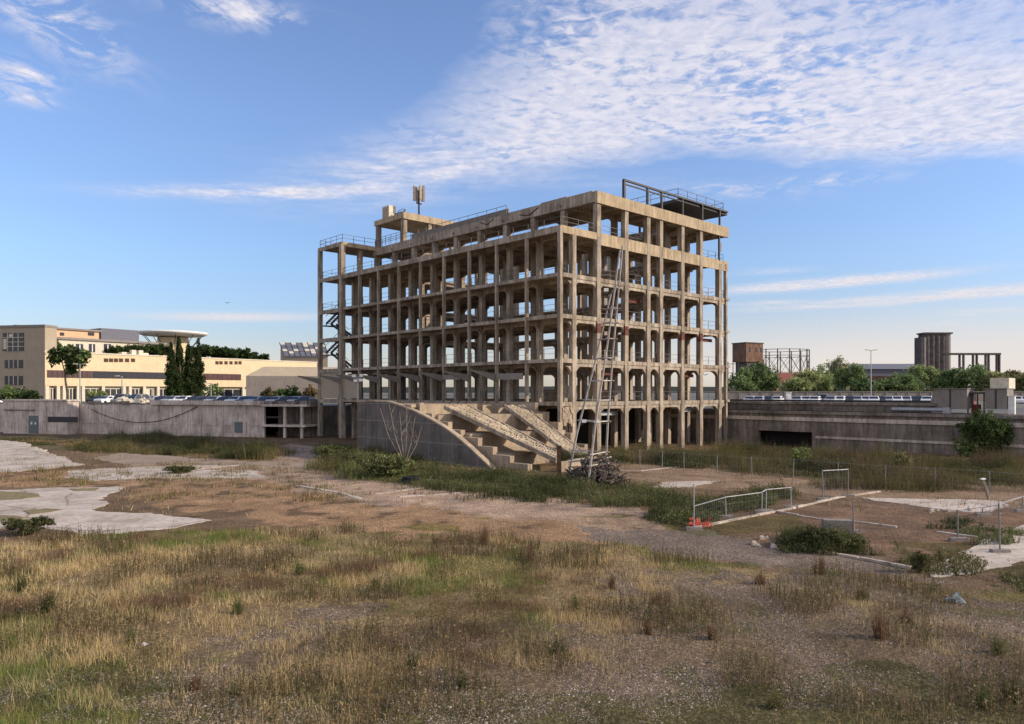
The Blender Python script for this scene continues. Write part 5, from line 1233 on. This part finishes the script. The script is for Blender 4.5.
# ------------------------------------------------------------------ cars
def car_proto(name, c, kind=0):
    M['cp'+name] = plain('car_paint_'+name, c, .55, 0, .08)
    r_ = empty('parked_car', (0, 0, 0))
    L = 4.2 if kind == 0 else 4.6; hh = 1.42 if kind == 0 else 1.75
    side = [(-L/2, .35), (-L/2, .75), (-L/2+.15, .88), (-L/2+1.05, .95), (-L/2+1.75, hh-.05), (-L/2+2.2, hh), (L/2-1.2, hh), (L/2-.35, .98), (L/2-.03, .92), (L/2, .4), (L/2-.3, .28), (-L/2+.3, .28)]
    b = MB(); lo = [(x, -.86 if z < 1 else -.70, z) for x, z in side]; hi = [(x, .86 if z < 1 else .70, z) for x, z in side]; n_ = len(side)
    b.add(lo+hi, [tuple(range(n_)), tuple(range(n_, 2*n_))[::-1]]+[(i, n_+i, n_+(i+1) % n_, (i+1) % n_) for i in range(n_)]); b.build('body', M['cp'+name], r_, .04)
    w_ = MB()
    for s in (-1, 1):
        for xa, xb in ((-L/2+1.35, -L/2+2.25), (-L/2+2.35, L/2-1.0)):
            w_.hexa([(xa, s*.865, 1.0), (xb+.15, s*.865, 1.0), (xb+.15, s*.80, 1.0), (xa, s*.80, 1.0)], [(xa+.35, s*.75, hh-.12), (xb-.02, s*.75, hh-.12), (xb-.02, s*.68, hh-.12), (xa+.35, s*.68, hh-.12)])
    w_.hexa([(-L/2+1.0, -.7, 1.0), (-L/2+1.05, -.7, .96), (-L/2+1.05, .7, .96), (-L/2+1.0, .7, 1.0)], [(-L/2+1.66, -.6, hh-.06), (-L/2+1.72, -.6, hh-.1), (-L/2+1.72, .6, hh-.1), (-L/2+1.66, .6, hh-.06)])
    w_.build('windows', M['glass'], r_)
    for x in (-L/2+.8, L/2-.85):
        for s in (-1, 1): MB().tube((x, s*.7, .31), (x, s*.88, .31), .31, n=14).build('wheel', M['tyre'], r_)
    return r_
protos = {'white': car_proto('white', (.75, .75, .74)), 'silver': car_proto('silver', (.42, .43, .45)), 'dark': car_proto('dark', (.035, .038, .045)), 'red': car_proto('red', (.35, .03, .03)), 'grey': car_proto('grey', (.14, .15, .16), 1), 'blue': car_proto('blue', (.05, .09, .2))}
used = set()
def put_car(c, px, Y_, z, rz, label, group):
    o = protos[c]
    if c in used: o = copy_tree(o)
    used.add(c); o.location = ((px-512)/F*Y_, Y_, z); o.rotation_euler = (0, 0, rz); tag(o, label, 'car', group); return o
RC = [('white', 750), ('silver', 759), ('dark', 768), ('white', 777), ('silver', 797), ('white', 806), ('white', 815), ('grey', 823), ('silver', 831), ('white', 840), ('dark', 849), ('silver', 857), ('white', 865), ('dark', 880), ('white', 874), ('silver', 888), ('white', 897), ('silver', 906), ('dark', 917), ('white', 927), ('white', 1016), ('silver', 1027)]
RC.sort(key=lambda t: t[1])
def refr(px): return 'left of the white box' if px < 788 else 'between white box and lamp post' if px < 870 else 'between lamp post and huts' if px < 940 else 'beyond the huts'
cnt = {}
ords = ['first', 'second', 'third', 'fourth', 'fifth', 'sixth', 'seventh', 'eighth', 'ninth']
for c, px in RC:
    k = (c, refr(px)); cnt[k] = cnt.get(k, 0)+1
    put_car(c, px, 126+random.uniform(-1, 1), SZR, R(60)+random.uniform(-.05, .05), f'{ords[cnt[k]-1]} {c} car from the left in the car park, {refr(px)}', 'cars parked behind the right wall')
LC = [('dark', 100, 126), ('white', 108, 124), ('silver', 153, 121), ('dark', 163, 120), ('silver', 174, 119), ('white', 185, 119), ('dark', 196, 118), ('dark', 206, 117), ('silver', 216, 117), ('dark', 226, 116), ('white', 237, 115), ('blue', 247, 115), ('silver', 257, 114), ('dark', 267, 113), ('silver', 277, 113), ('dark', 287, 112), ('silver', 297, 112), ('dark', 306, 111), ('white', 8, 125), ('silver', -2, 126)]
LC.sort(key=lambda t: t[1]); cnt = {}
def refl(px): return 'at the left picture edge' if px < 50 else 'above the annex roof' if px < 115 else 'before the cypresses' if px < 205 else 'before the cream wall' if px < 245 else 'before the low grey hall'
for c, px, Y_ in LC:
    k = (c, refl(px)); cnt[k] = cnt.get(k, 0)+1
    put_car(c, px, Y_, SZL-.1, R(75)+random.uniform(-.08, .08), f'{ords[cnt[k]-1]} {c} car from the left on the street, {refl(px)}', 'cars parked behind the left wall')
if 'red' not in used: put_car('red', 962, 96, SZR, R(40), 'red car half hidden between the two grey container huts', 'cars parked behind the right wall')
g1 = put_car('grey', 138, 116, SZL-.1, R(60), 'dark grey jeep standing above the broken parapet', 'cars parked behind the left wall')
g2 = put_car('grey', 122, 119, SZL-.1, R(95), 'grey van left of the dark jeep above the broken parapet', 'cars parked behind the left wall')
for k, (px, s) in enumerate(((123, .9), (130, .6), (143, .7))):
    p = at(px, 400, 112.5+k*.3); p.z = 4.15; crumple('rubble_bag', p, (s, s*.6, s*.8), M['offw'], ('large pale rubble bag on the broken parapet', 'small pale rubble bag between two others on the broken parapet', 'pale rubble bag at the right end of the broken parapet')[k], 'bag', 5+k)

# ------------------------------------------------------------------ right background
a = at(715, 392, 158); b = at(1100, 392, 158)
o = MB().box(a.x, b.x, 157, 157.4, SZR-.2, 5.72).box(a.x, b.x, 156.9, 157.5, 5.72, 5.85)
for k in range(36): o.box(a.x+k*2.4, a.x+k*2.4+.2, 156.86, 156.998, SZR-.2, 5.7)
o = o.build('car_park_wall', M['greyr']); tag(o, 'long low grey wall behind the right car park', 'wall')
# white utility box
p = at(788, 400, 90); o = MB().box(-.32, .32, -.25, .25, 3.62, 5.6).box(-.36, .36, -.29, .29, 5.6, 5.68).box(-.2, .2, -.27, -.252, 3.9, 5.3).build('utility_box', M['white']); o.location = (p.x, p.y, 0); tag(o, 'tall narrow off-white utility box on top of the right wall', 'utility box')
# container huts on the wall
def hut(px0, px1, py0, py1, u, mat, label, slant=0, parts=True):
    va, vb = plane_pt(px0, 400, u)[0], plane_pt(px1, 400, u)[0]; zt_ = plane_pt((px0+px1)/2, py0, u)[1]; z0 = plane_pt((px0+px1)/2, py1, u)[1]
    o = empty('container_hut', W(u, (va+vb)/2, z0), TH, label, 'hut'); h_ = abs(va-vb)/2; H = zt_-z0
    MB().hexa([(0, -h_, 0), (2.2, -h_, 0), (2.2, h_+slant, 0), (0, h_+slant, 0)], [(0, -h_, H), (2.2, -h_, H), (2.2, h_, H), (0, h_, H)]).build('wall_panel', M[mat], o)
    if parts:
        MB().box(-.1, 2.3, -h_-.05, h_+.05, H+.002, H+.07).build('roof', M['greyr'], o); MB().box(-.04, -.003, -.06, .06, 0, H).build('joint', M['steel'], o)
    return o
hut(934, 967, 389, 409, 25.6, 'greyr', 'grey container hut with a slanted left end on the right wall', .5)
hut(985, 1007, 389, 409, 25.6, 'greyr', 'grey container hut right of the red frame on the right wall')
hut(990, 1009, 378, 389, 27.9, 'offw', 'beige box stacked behind and above the right container hut', 0, False)
va, vb = plane_pt(968, 400, 26.4)[0], plane_pt(984, 400, 26.4)[0]
rfm = empty('red_frame_shelter', W(26.4, (va+vb)/2, 3.62), TH, 'open red steel frame shelter between the two grey container huts', 'shelter'); h_ = abs(va-vb)/2
for y in (-h_, -h_*.2, h_*.5, h_): MB().box(-.05, .05, y-.05, y+.05, 0, 1.9).build('post', M['red'], rfm)
MB().box(-.2, 2, -h_, h_, 1.9, 2.05).build('roof', M['steel'], rfm); MB().box(0, .4, -h_*.5, h_*.4, 0, .9).build('cabinet', M['red'], rfm)
q1 = plane_pt(1012, 400, 25.9)[0]; o = MB().box(-.2, .2, -.25, .25, 0, 1.7).box(-.25, .25, -.3, .3, 1.7, 1.76).build('white_pier', M['white']); o.location = W(25.9, q1, 3.6); o.rotation_euler = (0, 0, TH); tag(o, 'white pier at the right end of the container huts', 'pier')
q1 = plane_pt(918, 403, 25.0)[0]; o = MB().tube((0, -2.8, .35), (0, 2.4, .35), .2, n=10).box(-.3, .3, -2.9, -2.3, 0, .6).build('pipe_length', M['galv']); o.location = W(24.9, q1, 3.62); o.rotation_euler = (0, 0, TH); tag(o, 'pale thick pipe length lying left of the container huts', 'pipe')
# square brick tower (silo)
tO = at(748, 400, 250); bt = empty('brick_silo_tower', (tO.x, tO.y, SZR), R(30), 'square brown brick tower with an overhanging top box right of the frame building', 'tower')
Ht = at(748, 344, 250).z-SZR
MB().box(-3.2, 1.2, -2.5, 2.5, -.2, Ht-4.5).build('shaft', M['tower'], bt); MB().box(-4.2, 3.9, -3, 3, Ht-6.2, Ht).build('top_box', M['brick'], bt)
MB().box(2.4, 3.3, -2.6, -1.8, -.2, Ht-6.21).build('leg', M['tower'], bt); MB().box(2.4, 3.3, 1.8, 2.6, -.2, Ht-6.21).build('leg', M['tower'], bt)
MB().box(-4.4, 4.1, -3.2, 3.2, Ht+.001, Ht+.35).build('roof_edge', M['tower'], bt)
for x in (-2.8, .2, 2.6): MB().box(x, x+.9, -3.06, -3.003, Ht-2.8, Ht-1.3).build('window', M['glass'], bt)
MB().box(4.5, 8, 0, 4, -.2, Ht-5).build('side_wing', M['brick'], bt); MB().box(8.01, 12, 0, 4, -.2, Ht-9.5).build('side_wing', M['brick'], bt)
# scaffold posts seen left of it
m = MB()
for px in (728, 733, 738): q_ = at(px, 400, 205); m.tube((q_.x, q_.y, SZR), (q_.x, q_.y, SZR+10.5), .12, n=5)
q1 = at(726, 400, 205); q2 = at(740, 400, 205)
for z in (8, 11, 13.5): m.tube((q1.x, q1.y, z), (q2.x, q2.y, z), .1, n=4)
o = m.build('pylon_frame', M['steel']); tag(o, 'thin dark steel pylon frame between the concrete building and the brick tower', 'pylon')
# gas holder
gO = at(779, 400, 420); gh = empty('gas_holder', (gO.x, gO.y, SZR), 0, 'open cylindrical lattice frame of a disused gas holder right of the brick tower', 'gas holder')
Hg = at(779, 350, 420).z-SZR; Rg = 16.0; nG = 16
for k in range(nG):
    t = 2*math.pi*k/nG; MB().tube((Rg*math.cos(t), Rg*math.sin(t), 0), (Rg*math.cos(t), Rg*math.sin(t), Hg), .32, n=5).build('column', M['steel'], gh)
for z in (Hg*.99, Hg*.86, Hg*.5):
    m = MB()
    for k in range(nG):
        a0, a1 = 2*math.pi*k/nG, 2*math.pi*(k+1)/nG; m.tube((Rg*math.cos(a0), Rg*math.sin(a0), z), (Rg*math.cos(a1), Rg*math.sin(a1), z), .2, n=4)
    m.build('ring', M['steel'], gh)
for k in range(nG):
    a0, a1 = 2*math.pi*k/nG, 2*math.pi*(k+1)/nG; m = MB()
    for za, zb in ((.5, .86), (.14, .5)):
        m.tube((Rg*math.cos(a0), Rg*math.sin(a0), Hg*za), (Rg*math.cos(a1), Rg*math.sin(a1), Hg*zb), .12, n=4); m.tube((Rg*math.cos(a1), Rg*math.sin(a1), Hg*za), (Rg*math.cos(a0), Rg*math.sin(a0), Hg*zb), .12, n=4)
    m.build('brace', M['steel'], gh)
# red roofed house
rO = at(786, 400, 230); rh = empty('red_roof_house', (rO.x, rO.y, SZR), R(-8), 'low pink house with arched openings and a red tiled roof below the gas holder', 'house')
MB().box(-6, 5, 0, 8, -.2, 5.6).build('wall', M['orange'], rh); MB().prism([(-6.4, -.4, 5.61), (-6.4, 8.4, 5.61), (-6.4, 4, 8.2)], (11.8, 0, 0)).build('roof', M['roofred'], rh)
for k in range(5): MB().box(-5.2+k*2, -4.1+k*2, -.06, -.003, 3.4, 5.1).build('window', M['glass'], rh)
# silo tower
sO = at(935, 400, 430); st_ = empty('silo_tower', (sO.x, sO.y, SZR), 0, 'tall grey block of round ribbed silos on the skyline at the right', 'tower')
Hs = at(935, 334, 430).z-SZR
for k, (x, mt) in enumerate(((-5.2, 'tower'), (-2.2, 'tower'), (.8, 'tower'), (3.8, 'tower'), (6.8, 'greyr'))):
    MB().lathe([(2.1, -.2), (2.1, Hs)], 16, (x, 0)).build('silo', M[mt], st_)
    MB().lathe([(2.1, -.2), (2.1, Hs)], 16, (x, 4)).build('silo', M[mt], st_)
MB().box(-9.3, -5.9, -2.2, 5, -.2, Hs-2).build('stair_shaft', M['tower'], st_); MB().box(-7.2, -6.9, -2.3, -2.21, 0, Hs-2).build('light_slot', M['white'], st_)
MB().box(-7.4, 9.1, -2.4, 6.3, Hs+.001, Hs+.8).build('roof_slab', M['tower'], st_)
# portal frame
pO = at(951, 400, 400); pf = empty('portal_frame', (pO.x, pO.y, SZR), 0, 'long dark concrete portal frame on paired legs right of the silo tower', 'frame structure')
Hp = at(970, 353, 400).z-SZR; Lp = 49/F*400
MB().box(-4, Lp, -1, 3, Hp-1.0, Hp).build('deck_beam', M['tower'], pf)
for x in (4.5, 6.6, 11.8, 13.8, 18.6, 20.2, 24.6, 26): MB().box(x-.35, x+.35, -.8, .4, -.2, Hp-1.01).build('leg', M['tower'], pf)
# warehouse and far roofs
o = MB(); q_ = at(856, 400, 480); q2 = at(935, 400, 480); z_ = at(890, 366, 480).z; o.box(q_.x, q2.x, 480, 520, SZR, z_-2).prism([(q_.x-1, 479, z_-1.99), (q_.x-1, 521, z_-1.99), (q_.x-1, 500, z_+2.2)], (q2.x-q_.x+2, 0, 0)); o = o.build('slate_warehouse', M['warehouse']); tag(o, 'long slate coloured warehouse roof behind the trees left of the silo tower', 'warehouse')
o = MB(); q_ = at(862, 400, 440); q2 = at(900, 400, 440); z_ = at(890, 376, 440).z; o.box(q_.x, q2.x, 440, 455, SZR, z_); 
for k in range(8): o.box(q_.x+k*2.8, q_.x+k*2.8+1.4, 439.9, 439.99, z_-3.4, z_-1.6)
o = o.build('pale_factory', M['brick']); tag(o, 'low brown factory in front of the slate warehouse', 'factory')
# distant skyline ridge
pts = [];
me_v = []; n_ = 160
for k in range(n_+1):
    x = -2600+5200*k/n_; h_ = 6+14*fbm(np.array([x]), np.array([0.]), 260, 5)[0]+5*fbm(np.array([x]), np.array([0.]), 40, 7)[0]; me_v += [(x, 1900, 0), (x, 1900, h_+4), (x, 2300, h_*.8+4), (x, 2400, 0)]
fs = []
for k in range(n_):
    for j in range(3): a_ = k*4+j; fs.append((a_, a_+4, a_+5, a_+1))
o = MB().add(me_v, fs).build('far_hills', plain('far_hills', (.09, .10, .10), .95, 0, .3, .01)); tag(o, 'low hazy ridge along the horizon', None, None, 'structure')
for o in bpy.data.objects:
    if o.get('label') and (len(o['label'].split()) > 16 or len(o['label'].split()) < 4): print('LONG', o.name, o['label'])
print('columns', ncol, 'objects', len(bpy.data.objects))
